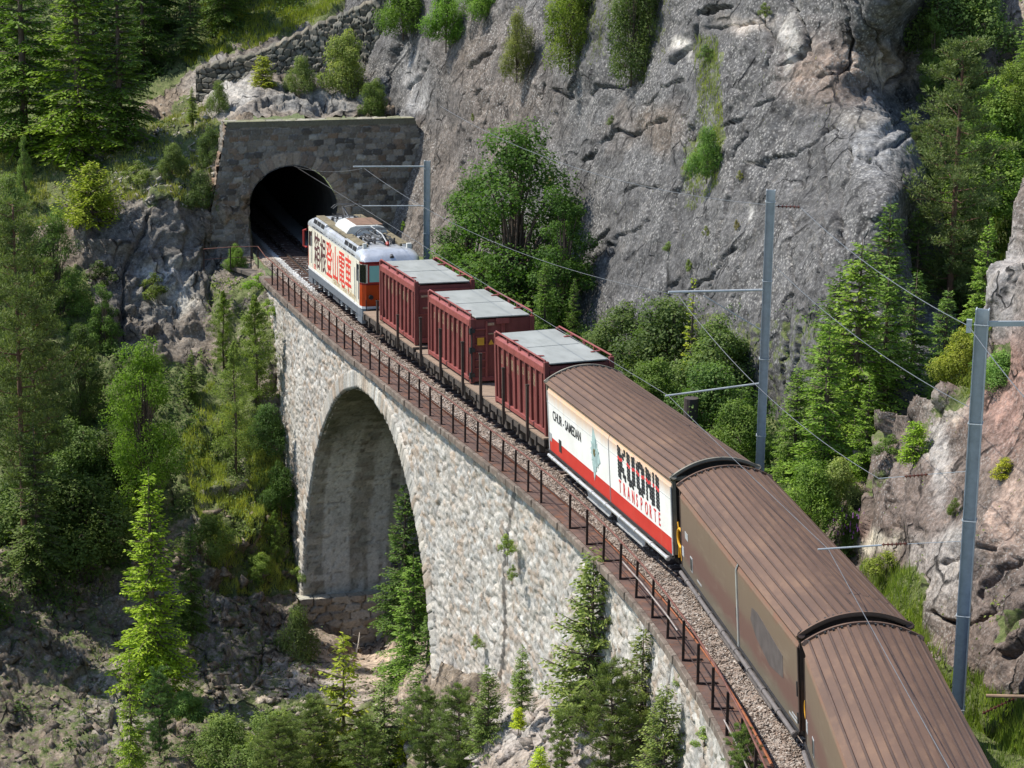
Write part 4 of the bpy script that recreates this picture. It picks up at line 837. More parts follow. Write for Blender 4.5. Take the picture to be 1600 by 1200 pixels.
for k, (a, ln, wd) in enumerate([(95, .82, .17), (60, .42, .09), (130, .4, .08), (-95, .95, .15), (-60, .5, .1), (-25, .45, .16), (-125, .42, .09), (200, .3, .07), (170, .3, .07), (20, .35, .07), (75, .5, .06), (-80, .6, .06)]):
    t = math.radians(a); d = Vector((-math.cos(t) * 1.5, math.sin(t))); nrm = Vector((-d.y, d.x)); p = Vector((cy, cz)); tip = p + d * ln
    b = MB(); b.prismx([tuple(p + d * .05), tuple(p + d * ln * .45 + nrm * wd * 1.7), tuple(tip), tuple(p + d * ln * .45 - nrm * wd * 1.3)], -W - .009 - k * .001, -W - .003); b.build('flower_petal', PE, ww)
b = MB()
for k in range(9): t = k * 2.4; b.tube([(-W - .03, cy + .07 * math.cos(t), cz + .09 * math.sin(t)), (-W - .003, cy + .07 * math.cos(t), cz + .09 * math.sin(t))], .045, 6)
b.build('flower_centre', PK, ww)
b = MB(); b.box(-W - .006, -W - .001, .1, Lw * .46 - .05, 2.42, 2.43); b.box(-W - .006, -W - .001, Lw * .46 + .05, Lw - .1, 2.42, 2.43); b.build('panel_joint', WGREY, ww)
GHO = paint('ghost_patch', (.1, .082, .078), .6, 0, .2, 3)
b = MB(); b.prismx([(4.8, 2.3), (4.2, 2.35), (1.6, 2.1), (1.6, 1.55), (3.0, 1.4), (4.4, 1.65), (5.0, 1.95)], -W - .006, -W - .001); b.build('faded_emblem', GHO, b1)
b = MB(); b.box(-W - .01, -W - .002, L1 - 1.2, L1 - .8, 1.75, 1.95); b.build('side_patch', WGREY, b1)

# ---- flat wagons and containers
REDC = paint('container_red', (.185, .048, .042), .55, .05, .2, 1.6, (.24, .09, .07), .5, (1, 1, .35), bmp=.15); REDR = paint('container_rail_red', (.27, .07, .06), .5, .05, .15, 3, (.12, .04, .03), .5)
LID = paint('lid_grey', (.38, .39, .36), .45, .25, .1, .9, (.23, .24, .21), .5, (1, .4, 1), bmp=.1); WOOD = paint('deck_plank', (.29, .21, .15), .85, 0, .2, 4, (.16, .11, .08), .6, (.3, 4, 1)); GHOST = paint('faded_marking', (.42, .28, .18), .8, 0, .3, 8, (.17, .05, .04), .9); PYEL = paint('yellow_plate', (.6, .32, .03), .6)
def flat_wagon(s0, s1, label, stakes, two=False):
    M, L = frame(s0, s1); o = empty('flat_wagon', M, label, 'flat wagon')
    b = MB(); n = int(L / .25)
    for i in range(n): b.box(-1.4, 1.27, i * L / n + .006, (i + 1) * L / n - .006, .9, .955)
    b.build('deck', WOOD, o)
    b = MB()
    for x in (-1.34, 1.25): b.box(x - .04, x + .04, 0, L, .66, .9)
    b.box(-1.25, 1.25, -.02, .1, .62, .92); b.box(-1.25, 1.25, L - .1, L + .02, .62, .92); b.box(-.3, .3, 0, L, .5, .85)
    rq = random.Random(int(L * 10))
    for y in np.arange(.8, L, .9):
        y += rq.uniform(-.2, .2); b.box(-1.44, -1.3, y - rq.uniform(.04, .09), y + .06, rq.uniform(.5, .66), .86); b.prismx([(y - .04, .9), (y + .04, .9), (y + .04, .4), (y + .14, .3), (y + .06, .26), (y - .04, .34)], -1.22, -1.16) if rq.random() < .6 else b.box(-1.3, -1.1, y - .1, y + .25, .3, .66)
    b.build('underframe', paint('flat_frame', (.085, .07, .06), .75, .2, .3, 2, (.2, .15, .1), .5), o); gear(o, L); coupler(o, L)
    b = MB()
    for y in np.arange(1.4, L - .8, 1.05):
        b.wheel(-1.02, y, .55, .1, .2, 10); b.box(-1.1, -.95, y + .25, y + .55, .35, .6)
    b.build('brake_gear', DARKU, o)
    for y, h in stakes:
        b = MB(); b.box(-1.5, -1.41, y - .045, y + .045, .5, .95 + h); b.box(-1.515, -1.4, y - .06, y + .06, .95 + h - .05, .95 + h); b.build('stake', paint('stake_steel', (.075, .06, .05), .6, .4, .2, 4, (.15, .1, .07), .4), o)
    return o, L
fw, Lf = flat_wagon(29.15, 45.25, 'stake flat wagon with pale planked deck carrying the two nearer containers', [(1.6, 1.55), (4.35, 1.6), (7.1, 1.6), (9.4, 1.6), (12.4, 1.55), (15.2, 1.5)])
f1, Lg = flat_wagon(45.75, 54.1, 'flat wagon carrying the container right behind the locomotive', [(2.2, .95), (5.6, .95)])
def container(s, label, door):
    M, L = frame(s, s + 5.792); o = empty('container', M, label, 'container', 'dark red lidded containers on the flat wagons'); X = 1.25; z0, z1 = 1.05, 3.42
    b = MB(); b.box(-X + .09, X - .09, .07, L - .07, z0 + .08, z1 - .05); b.build('shell', REDC, o)
    b = MB()
    for y in np.linspace(.42, L - .42, 9):
        for sx_ in (-1, 1): b.prism([(sx_ * (X - .09), z0), (sx_ * (X - .01), z0 + .12), (sx_ * (X - .01), z1 - .3), (sx_ * (X - .09), z1 - .22)][::sx_], y - .07, y + .07)
    b.build('side_rib', REDC, o, .01)
    b = MB()
    for sx_ in (-1, 1):
        b.box(min(sx_ * X, sx_ * (X - .14)), max(sx_ * X, sx_ * (X - .14)), .1, L - .1, z0, z0 + .16)
        b.prism([(sx_ * (X - .16), z1 - .34), (sx_ * X, z1 - .3), (sx_ * (X + .0), z1 - .06), (sx_ * (X - .1), z1), (sx_ * (X - .16), z1)][::sx_], .05, L - .05)
    b.box(-X + .1, X - .1, 0.02, .1, z0, z0 + .16); b.box(-X + .1, X - .1, L - .1, L - .02, z1 - .25, z1); b.build('side_beam', REDR, o, .012)
    b = MB()
    for y in ((0, L) if door != 'near' else (0, L)):
        for sx_ in (-1, 1):
            x0, x1 = sorted((sx_ * X, sx_ * (X - .17))); tp = z1 + .13 if not (door == 'near' and y == 0) else z1
            b.box(x0, x1, y - (0 if y == 0 else .16), y + (.16 if y == 0 else 0), z0 - .06, tp)
    b.build('corner_post', REDC, o, .012)
    b = MB(); b.box(-X + .2, X - .2, .06 if door != 'near' else -.02, L * .5 - .012, z1 + .02, z1 + .07); b.box(-X + .2, X - .2, L * .5 + .012, L - .04, z1 + .02, z1 + .07); b.build('lid', LID, o, .008)
    b = MB(); b.add([(-X + .22, .1, z1 + .075), (-X + .26, .1, z1 + .075), (.1, L * .5, z1 + .075), (.06, L * .5, z1 + .075)], [(0, 1, 2, 3)]) if 0 else b.box(-X + .3, X - .3, L * .5 - .03, L * .5 + .03, z1 + .03, z1 + .085); b.build('lid_seam', LID, o)
    b = MB()
    for sx_ in (-1, 1):
        x = sx_ * (X - .06)
        b.tube([(x, .1, z1 + .16), (x, L - .1, z1 + .16)], .032, 8)
        for y in (.12, L * .33, L * .5, L * .5 + .12, L * .75, L - .12): b.box(x - .025, x + .025, y - .03, y + .03, z1 - .02, z1 + .16)
        for y in (L * .22, L * .72): b.prism([(x, z1 + .13), (x - sx_ * .34, z1 + .1), (x - sx_ * .34, z1 + .075), (x, z1 + .08)][::1], y - .05, y + .05)
    b.build('cover_rail', REDR, o)
    b = MB()
    if door == 'near':
        for x in (-.62, 0, .05): b.box(x - .035, x + .035, -.0, .07, z0 + .1, z1 - .1)
        for z in np.linspace(z0 + .5, z1 - .4, 6): b.box(-1.05, -.65, -.0, .06, z - .02, z + .02)
        b.box(-.25, .25, -.05, .05, z1 - .22, z1 - .02); b.box(-1.1, 1.1, 0, .06, z0, z0 + .12)
        b.build('door_frame', REDR, o); b = MB()
        for z in (z0 + .25, z0 + 1.2, z1 - .45): b.box(-X - .04, -X + .16, -.06, .06, z - .07, z + .07); b.tube([(-X - .02, -.05, z - .12), (-X - .02, -.05, z + .12)], .035, 8)
        b.tube([(-X + .04, -.05, z0), (-X + .04, -.05, z1 - .3)], .022, 6); b.build('hinge', ENDD, o)
        b = MB(); b.box(-.98, -.72, -.01, .045, z1 - 1.0, z1 - .72); b.add([(-.55, .02, z1 - 1.0), (-.33, .02, z1 - 1.0), (-.44, .02, z1 - .8)], [(0, 1, 2)]); b.build('warning_plate', PYEL, o)
        b = MB(); b.box(-.6, -.32, .02, .068, z1 - .28, z1 - .18); b.box(-.55, -.25, .02, .068, z1 - .62, z1 - .57); b.build('marking', GHOST, o)
    else:
        b.box(-1.05, 1.05, .03, .08, z1 - .32, z1 - .2); b.box(-1.08, 1.08, .03, .09, z0 + .02, z0 + .2); b.box(-1.08, 1.08, .04, .08, z0 + 1.15, z0 + 1.19); b.build('end_beam', REDR, o)
        b = MB(); b.box(-.98, -.7, .05, .08, z1 - .52, z1 - .43); b.box(-.9, -.5, .05, .08, z1 - .98, z1 - .92); b.build('marking', GHOST, o)
        b = MB(); b.tube([(-.3, .09, z0 + .75), (-.3, -.0, z0 + .75)], .1, 12); b.build('end_socket', ENDD, o)
    rr = random.Random(int(s)); b = MB()
    for i, y in enumerate(np.linspace(.42, L - .42, 9)[:-1]):
        yc = y + .33
        if i in (0, 8): continue
        w_ = .16 * rr.uniform(.7, 1.2); zc = z1 - .75 - .06 * i * 0 + rr.uniform(-.05, .05); h_ = .22 * rr.uniform(.6, 1.2)
        b.add([(-X + .084, yc - w_, zc - h_), (-X + .084, yc + w_, zc - h_ * .8), (-X + .084, yc + w_ * .9, zc + h_), (-X + .084, yc - w_ * .6, zc + h_ * .9)], [(0, 1, 2, 3), (3, 2, 1, 0)])
    b.build('faded_marking', GHOST, o)
    b = MB()
    for y in (.7, L - .7):
        for x in (-.5, .5): b.wheel(x, y, z0 + .0, .09, .2, 12)
    for x in (-.45, .45): b.box(x - .04, x + .04, .2, L - .2, z0 - .1, z0 + .08)
    b.build('skid', DARKU, o)
    return o
container(29.33, 'dark red container with grey lid just ahead of the white wagon', 'plain'); container(38.25, 'dark red container with hinged end door and small yellow plate', 'near'); container(46.0, 'dark red container with grey lid next to the locomotive', 'plain')

# ---- locomotive
M, LL_ = frame(54.73, 66.64); lo = empty('locomotive', M, 'cream electric locomotive with large painted characters entering the tunnel', 'locomotive')
CREAM = paint('cream_paint', (.74, .69, .55), .4, 0, .04, 1.2, (.5, .44, .34), .3); ORANGE = paint('orange_paint', (.72, .1, .018), .4, 0, .08, 3); SILVER = paint('silver_roof', (.66, .67, .68), .34, .6, .12, 1.5, (.35, .33, .3), .4); LGREY = paint('frame_grey', (.16, .18, .2), .55, .1, .1, 2, (.1, .09, .08), .4)
GLASS, gt, gb = base_mat('cab_glass', .08, 0, .8); gb.inputs['Base Color'].default_value = (.24, .55, .5, 1); GLD, g2, gb2 = base_mat('dark_glass', .06, 0, .9); gb2.inputs['Base Color'].default_value = (.012, .016, .016, 1)
MOSSR = paint('roof_walkway', (.2, .165, .1), .85, 0, .3, 3, (.12, .1, .06), .5); GRIL = paint('grille_dark', (.07, .07, .075), .6, .3); RRED = paint('dark_red_paint', (.33, .03, .025), .45); PGREY = paint('panto_grey', (.13, .13, .13), .5, .5, .2, 5)
X = 1.32; L = LL_; zb, ze = .98, 2.98
plan = [(-X, .45), (-X + .04, .12), (-X + .22, 0), (X - .22, 0), (X - .04, .12), (X, .45), (X, L - .45), (X - .04, L - .12), (X - .22, L), (-X + .22, L), (-X + .04, L - .12), (-X, L - .45)]
def slab(pl, z0, z1, nm, mt, sc=1.0, bv=.0):
    b = MB(); n = len(pl); b.add([(x, y, z0) for x, y in pl] + [(x, y, z1) for x, y in pl], [tuple(range(n))[::-1], tuple(range(n, 2 * n))] + [(i, (i + 1) % n, (i + 1) % n + n, i + n) for i in range(n)]); return b.build(nm, mt, lo, bv)
slab(plan, zb, ze, 'body', CREAM, bv=.015)
# orange end, dark red band over the window
for y0, sgn in ((0, -1), (L, 1)):
    def en(z0, z1, nm, mt, off, x0=-X + .2, x1=X - .2, wrap=True):
        y = y0 + sgn * off; pts = [(-X - .004, y0 - sgn * .42), (-X + .035, y0 - sgn * .12 + sgn * off), (-X + .2, y), (X - .2, y), (X - .035, y0 - sgn * .12 + sgn * off), (X + .004, y0 - sgn * .42)] if wrap else [(x0, y), (x1, y)]
        b = MB(); n = len(pts); b.add([(p[0], p[1], z0) for p in pts] + [(p[0], p[1], z1) for p in pts], [(i, i + 1, i + 1 + n, i + n) for i in range(n - 1)] + [(i + n, i + 1 + n, i + 1, i) for i in range(n - 1)]); b.build(nm, mt, lo)
    en(1.04, 1.97, 'orange_front', ORANGE, .012); en(2.88, 2.99, 'red_band', RRED, .016); en(1.97, 2.06, 'red_band', RRED, .014)
    b = MB(); yy = y0 + sgn * .02
    for x0, x1 in ((-.98, -.06), (.06, .98)): b.box(x0, x1, min(yy, yy - sgn * .03), max(yy, yy - sgn * .03), 2.1, 2.82)
    b.build('front_window', GLASS, lo, .0)
    b = MB(); yy = y0 + sgn * .03
    for x0, x1 in ((-1.04, .0), (.0, 1.04)):
        for a, c, d, e in ((x0, x1, 2.04, 2.1), (x0, x1, 2.82, 2.89), (x0, x0 + .06, 2.1, 2.82), (x1 - .06, x1, 2.1, 2.82)): b.box(a, c, min(yy, yy - sgn * .03), max(yy, yy - sgn * .03), d, e)
    b.build('window_frame', RRED, lo)
    for sx_ in (-1, 1):
        b = MB(); q = [(sx_ * (X + .008), y0 - sgn * .4), (sx_ * (X - .025), y0 - sgn * .11), (sx_ * (X - .19), y0 + sgn * .012)]
        b.add([(p[0], p[1], z) for z in (2.08, 2.86) for p in q], [(0, 1, 4, 3), (1, 2, 5, 4), (3, 4, 1, 0), (4, 5, 2, 1)]); b.build('corner_window', GLD, lo)
        b = MB(); b.tube([(sx_ * .92, y0, 1.45), (sx_ * .92, y0 + sgn * .12, 1.45)], .1, 16); b.build('headlight', DARKU, lo)
        b = MB(); x_ = sx_ * (X + .012); ya, yb_ = sorted((y0 - sgn * .55, y0 - sgn * .95)); b.box(min(x_, x_ - sx_ * .02), max(x_, x_ - sx_ * .02), ya, yb_, 2.05, 2.75); b.build('cab_window', GLD, lo)
    b = MB(); b.box(-1.1, 1.1, min(y0, y0 + sgn * .12), max(y0, y0 + sgn * .12), .35, .92); b.tube([(0, y0, .7), (0, y0 + sgn * .55, .7)], .09, 8); b.tube([(-.35, y0 + sgn * .1, 1.0), (-.35, y0 + sgn * .22, 1.4), (-.35, y0 + sgn * .05, 1.9)], .03, 6); b.build('coupler', DARKU, lo)
    b = MB(); b.tube([(-.55, y0 + sgn * .1, 1.9), (-.55, y0 + sgn * .25, 1.6), (-.5, y0 + sgn * .25, 1.1), (-.45, y0 + sgn * .15, .8)], .035, 8); b.build('hose', RRED, lo)
    b = MB()
    for z in (.35, .6, .85): b.tube([(-1.15, y0 + sgn * .15, z), (-.7, y0 + sgn * .15, z)], .02, 6)
    for x in (-1.15, -.7): b.tube([(x, y0 + sgn * .15, .3), (x, y0 + sgn * .15, 1.35)], .02, 6)
    b.build('step_ladder', DARKU, lo)
    b = MB(); pts = [(-X - .01, y0 - sgn * .42), (-X + .03, y0 - sgn * .1), (-X + .2, y0 + sgn * .03), (X - .2, y0 + sgn * .03), (X - .03, y0 - sgn * .1), (X + .01, y0 - sgn * .42)]
slab([(x * 1.006, y + (-.015 if y < 1 else .015)) for x, y in plan], .93, 1.04, 'white_line', paint('white_line_paint', (.7, .7, .68), .5))
slab([(x * .995, y) for x, y in plan], .58, .93, 'frame', LGREY, bv=.01)
b = MB()
for sx_ in (-1, 1):
    b.box(min(sx_ * 1.28, sx_ * 1.1), max(sx_ * 1.28, sx_ * 1.1), .15, 1.05, .25, .6); b.box(min(sx_ * 1.28, sx_ * 1.1), max(sx_ * 1.28, sx_ * 1.1), L - 1.05, L - .15, .25, .6)
b.build('snow_plough', LGREY, lo, .02)
for y in (3.0, L - 3.0):
    b = MB()
    for yy in (y - 1.15, y + 1.15):
        for x in (-.56, .56): b.wheel(x, yy, .5, .5, .11, 24)
        b.wheel(0, yy, .5, .08, 1.1, 10)
    b.build('wheelset', WHEELM, lo)
    b = MB()
    for x in (-1.0, 1.0):
        b.box(x - .06, x + .06, y - 1.7, y + 1.7, .42, .62); b.prismx([(y - .7, .42), (y + .7, .42), (y + .45, .22), (y - .45, .22)], x - .06, x + .06)
        for yy in (y - 1.15, y + 1.15): b.box(x - .14, x + .14, yy - .2, yy + .2, .3, .62)
    b.build('bogie_frame', DARKU, lo)
    for yy in (y - 1.55, y - .55, y + .55, y + 1.55):
        b = MB(); n = 90; b.tube([(-1.17 + .085 * math.cos(t), yy + .085 * math.sin(t), .28 + .32 * t / 34.5) for t in np.linspace(0, 34.5, n)], .017, 5); b.build('coil_spring', paint('spring_grey', (.3, .33, .35), .5, .4), lo)
b = MB(); b.box(-1.1, 1.1, L / 2 - 1.1, L / 2 + 1.1, .2, .58); b.prism([(-1.25, .58), (-1.12, .2), (-.9, .2), (-.9, .58)], L / 2 - .5, L / 2 + .3); b.build('equipment_box', LGREY, lo, .02)
# roof: rounded shell with domed ends
def roofshell():
    b = MB(); n = 25; ys = np.concatenate([np.linspace(0, 1.1, 12), np.linspace(1.4, L - 1.4, 4), np.linspace(L - 1.1, L, 12)]); 
    for y in ys:
        e = min(y, L - y); k = math.sqrt(max(0, 1 - (1 - min(e / .95, 1)) ** 2)); hh_ = .46 * k; wx = X - .16 * (1 - min(1, e / .3)) ** 2
        for i in range(n):
            t = math.pi * i / (n - 1); cx = math.copysign(abs(math.cos(t)) ** .45, math.cos(t)); sz = abs(math.sin(t)) ** .62
            b.v.append((-wx * cx, y, ze + hh_ * sz + .0))
    for j in range(len(ys) - 1):
        for i in range(n - 1): a = j * n + i; b.f.append((a, a + 1, a + n + 1, a + n))
    return b.build('roof', SILVER, lo, smooth=True)
roofshell()
b = MB()
for x in (-.9, .9): b.box(x - .2, x + .2, 1.35, L - 1.2, 3.44, 3.54)
b.build('roof_walkway', MOSSR, lo, .01)
# slanted grille boxes along the left and right eaves
for sx_ in (-1, 1):
    for y0, y1, k in ((1.3, 3.8, 3), (L - 3.8, L - 1.3, 3)):
        b = MB(); b.prism([(sx_ * (X + .015), ze + .0), (sx_ * (X - .12), 3.46), (sx_ * (X - .5), 3.52), (sx_ * (X - .5), ze)][::-sx_], y0, y1); b.build('vent_box', SILVER, lo, .015)
        b = MB(); wd = (y1 - y0) / k
        for i in range(k):
            ya, yb_ = y0 + i * wd + .06, y0 + (i + 1) * wd - .06; q = lambda f: (sx_ * (X + .024 - .135 * f), ze + .48 * f)
            (xa, za), (xb, zb_) = q(.1), q(.92); b.add([(xa, ya, za), (xa, yb_, za), (xb, yb_, zb_), (xb, ya, zb_)], [(0, 1, 2, 3), (3, 2, 1, 0)])
        b.build('vent_grille', GRIL, lo)
    b = MB(); b.prism([(sx_ * (X + .012), ze), (sx_ * (X - .08), 3.3), (sx_ * (X - .5), 3.46), (sx_ * (X - .5), ze)][::-sx_], 3.6, L - 3.6); b.build('vent_box', SILVER, lo, .01)
    b = MB()
    for i in range(7):
        ya = 3.9 + i * (L - 7.9) / 6.2; xa, za, xb, zb_ = sx_ * (X + .005), ze + .06, sx_ * (X - .045), ze + .22; b.add([(xa, ya, za), (xa, ya + .3, za), (xb, ya + .3, zb_), (xb, ya, zb_)], [(0, 1, 2, 3), (3, 2, 1, 0)])
    b.build('vent_grille', GRIL, lo)
WH = paint('white_cover', (.62, .62, .58), .5, 0, .08, 3, (.4, .38, .32), .4); BRN = paint('brown_cover', (.2, .12, .08), .8, 0, .2, 3, (.3, .2, .12), .5)
b = MB(); b.prism([(-.95, 3.4), (-.93, 3.6), (-.78, 3.8), (-.5, 3.88), (.5, 3.88), (.78, 3.8), (.93, 3.6), (.95, 3.4)], 4.7, 7.2)
for y in np.linspace(4.72, 7.18, 5): b.prism([(-.965, 3.4), (-.945, 3.61), (-.79, 3.82), (-.5, 3.9), (-.5, 3.4)], y - .03, y + .03)
b.build('roof_hood', WH, lo, .02)
b = MB(); b.box(-.45, .75, 4.85, 7.05, 3.88, 3.905); b.build('hood_cover', BRN, lo)
def panto(yc, sgn, up):
    b = MB(); z = 3.5; yb_ = yc
    for x in (-.55, .55): b.tube([(x, yb_ - .8, z + .12), (x, yb_ + .8, z + .12)], .025, 6); 
    for y in (yb_ - .8, yb_ + .8): b.tube([(-.55, y, z + .12), (.55, y, z + .12)], .025, 6)
    if up: kn = (0, yb_ + sgn * .95, z + .55); hd = (0, yb_ - sgn * .2, 4.28)
    else: kn = (0, yb_ + sgn * 1.0, z + .22); hd = (0, yb_ - sgn * .55, z + .38)
    b.tube([(0, yb_ - sgn * .6, z + .14), kn], .04, 8); b.tube([(-.18, yb_ - sgn * .5, z + .14), (kn[0] - .06, kn[1], kn[2])], .015, 6)
    b.tube([kn, (hd[0] - .3, hd[1], hd[2])], .025, 6); b.tube([kn, (hd[0] + .3, hd[1], hd[2])], .025, 6)
    for dy in (-.18, .18): b.tube([(-.78, hd[1] + dy, hd[2] - .12), (-.6, hd[1] + dy, hd[2] + .03), (-.3, hd[1] + dy, hd[2] + .06), (.3, hd[1] + dy, hd[2] + .06), (.6, hd[1] + dy, hd[2] + .03), (.78, hd[1] + dy, hd[2] - .12)], .022, 6)
    b.tube([(-.3, hd[1] - .18, hd[2] + .03), (-.3, hd[1] + .18, hd[2] + .03)], .015, 6); b.tube([(.3, hd[1] - .18, hd[2] + .03), (.3, hd[1] + .18, hd[2] + .03)], .015, 6)
    b.build('pantograph', PGREY, lo)
    for x in (-.55, .55):
        for y in (yb_ - .75, yb_ + .75):
            b = MB(); b.tube([(x, y, z - .1), (x, y, z + .1)], .05, 8); b.tube([(x, y, z - .02), (x, y, z)], .085, 10); b.tube([(x, y, z + .04), (x, y, z + .06)], .085, 10); b.build('roof_insulator', PGREY, lo)
panto(2.75, -1, False); panto(L - 3.1, 1, True)
rr = random.Random(5); b = MB()
for y0, y1 in ((1.6, 4.5), (7.4, L - 1.6)):
    for i in range(26):
        x = rr.uniform(-.75, .75); y = rr.uniform(y0, y1); h = rr.uniform(.05, .3); b.tube([(x, y, 3.42), (x, y, 3.42 + h)], rr.choice((.03, .045)), 7)
        if rr.random() < .6: b.tube([(x, y, 3.42 + h), (x + rr.uniform(-.5, .5), y + rr.uniform(-.6, .6), 3.45 + rr.uniform(.05, .3))], .018, 5)
    for x in (-.35, .35): b.box(x - .12, x + .12, (y0 + y1) / 2 - .35, (y0 + y1) / 2 + .3, 3.42, 3.58)
b.build('roof_equipment', paint('roof_equipment_grey', (.1, .095, .09), .6, .4, .3, 6, (.3, .25, .2), .5), lo)
b = MB(); b.tube([(.15, 1.35, 3.55), (.1, 2.2, 3.85), (.0, 3.9, 3.95)], .03, 6); b.build('pantograph_arm', WGREY, lo); b = MB(); b.tube([(.15, 1.3, 3.5), (.15, 1.42, 3.6)], .07, 8); b.build('pantograph_knuckle', RRED, lo)
b = MB(); b.box(-1.0, -.85, 1.05, 1.2, 3.36, 3.62); b.box(.95, 1.15, 1.0, 1.2, 3.36, 3.58); b.build('horn', WH, lo)
b = MB(); b.tube([(.05, .05, 3.14), (.05, .2, 3.2)], .09, 12); b.build('headlight', GRIL, lo)
b = MB(); b.tube([(-X - .04, L - .2, 1.9), (-X - .16, L - .05, 1.95), (-X - .16, L - .05, 2.7), (-X - .04, L - .2, 2.75)], .06, 8); b.build('mirror', RRED, lo)
# side writing and doors
def lfn(y0, z0): return lambda a, b_, c_: (-X - .006 - c_, y0 - a, z0 + b_)
MARO = paint('maroon_lettering', (.09, .03, .03), .6, 0, .1, 3); REDJ = paint('bright_red_lettering', (.62, .05, .03), .6, 0, .1, 3); TAN = paint('tan_lettering', (.55, .42, .24), .6, 0, .1, 3)
y = L - 1.75
for i, ch in enumerate('箱根登山電車'): text(ch, 1.38, 1.78, lfn(y, 1.38), 'painted_character', MARO if i < 2 else REDJ, lo, fat=.006); y -= 1.36
text('Hakone Tozan Railway', .52, .46, lfn(6.0, 1.12), 'painted_lettering', TAN, lo)
b = MB()
for z in (1.12, 1.2, 1.28): b.box(-X - .006, -X - .001, L - 2.15, L - 1.6, z, z + .04)
b.build('side_stripe', REDJ, lo)
b = MB()
for y in (L - 1.35, 1.0): b.box(-X - .006, -X - .001, y, y + .02, 1.1, 2.9); b.box(-X - .006, -X - .001, y - .5, y - .48, 1.1, 2.9)
b.build('cab_door_edge', LGREY, lo); b = MB()
for y in (1.15, 1.0 - .58, L - 1.28): b.tube([(-X - .05, y, 1.3), (-X - .05, y, 2.6)], .018, 6)
b.build('hand_rail', WGREY, lo)
b = MB(); b.box(-X - .008, -X, L - 1.25, L - 1.0, 2.1, 2.8); b.box(-X - .008, -X, .55, .95, 2.1, 2.8); b.build('door_window', GLD, lo)
# ------------------------------------------------------------------ plants
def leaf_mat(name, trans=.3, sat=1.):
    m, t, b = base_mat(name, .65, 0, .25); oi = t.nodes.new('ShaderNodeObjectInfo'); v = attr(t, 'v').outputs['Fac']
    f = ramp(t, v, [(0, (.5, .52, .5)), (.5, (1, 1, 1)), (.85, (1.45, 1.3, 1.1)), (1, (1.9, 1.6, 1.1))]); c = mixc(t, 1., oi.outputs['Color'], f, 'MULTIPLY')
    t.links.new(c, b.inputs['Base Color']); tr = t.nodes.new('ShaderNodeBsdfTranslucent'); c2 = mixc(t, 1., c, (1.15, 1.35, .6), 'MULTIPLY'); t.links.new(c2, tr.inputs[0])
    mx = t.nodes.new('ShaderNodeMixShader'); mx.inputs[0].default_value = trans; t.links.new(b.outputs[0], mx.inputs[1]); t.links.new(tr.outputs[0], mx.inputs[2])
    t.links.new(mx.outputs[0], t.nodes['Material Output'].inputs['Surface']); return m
LEAF = leaf_mat('leaf', .4); NEEDLE = leaf_mat('needle', .25)
BARK = paint('bark', (.12, .085, .065), .9, 0, .35, 6, (.2, .17, .14), .5, (1, 1, .3), bmp=.6); BARKR = paint('pine_bark', (.16, .085, .055), .9, 0, .35, 6, (.22, .17, .13), .4, (1, 1, .3), bmp=.6); DEAD = paint('dead_wood', (.42, .37, .31), .8, 0, .25, 6)
def quads(c, a, b):
    """rhombic blades: centre, half length vector, half width vector"""
    n = len(c); V = np.stack([c - a, c + b * 1.0 - a * .1, c + a, c - b - a * .1], 1).reshape(-1, 3); return V, np.arange(4 * n).reshape(-1, 4)
def rv(rg, n): v = rg.normal(size=(n, 3)); return v / (np.linalg.norm(v, axis=1, keepdims=True) + 1e-9)
def mk_mesh(name, V, F, v, mat):
    o = npmesh(name, V, F, mat, attrs={'v': v}); m = o.data; bpy.data.objects.remove(o); return m
def mb_mesh(name, b, mat):
    o = b.build(name, mat, smooth=True); m = o.data; bpy.data.objects.remove(o); return m
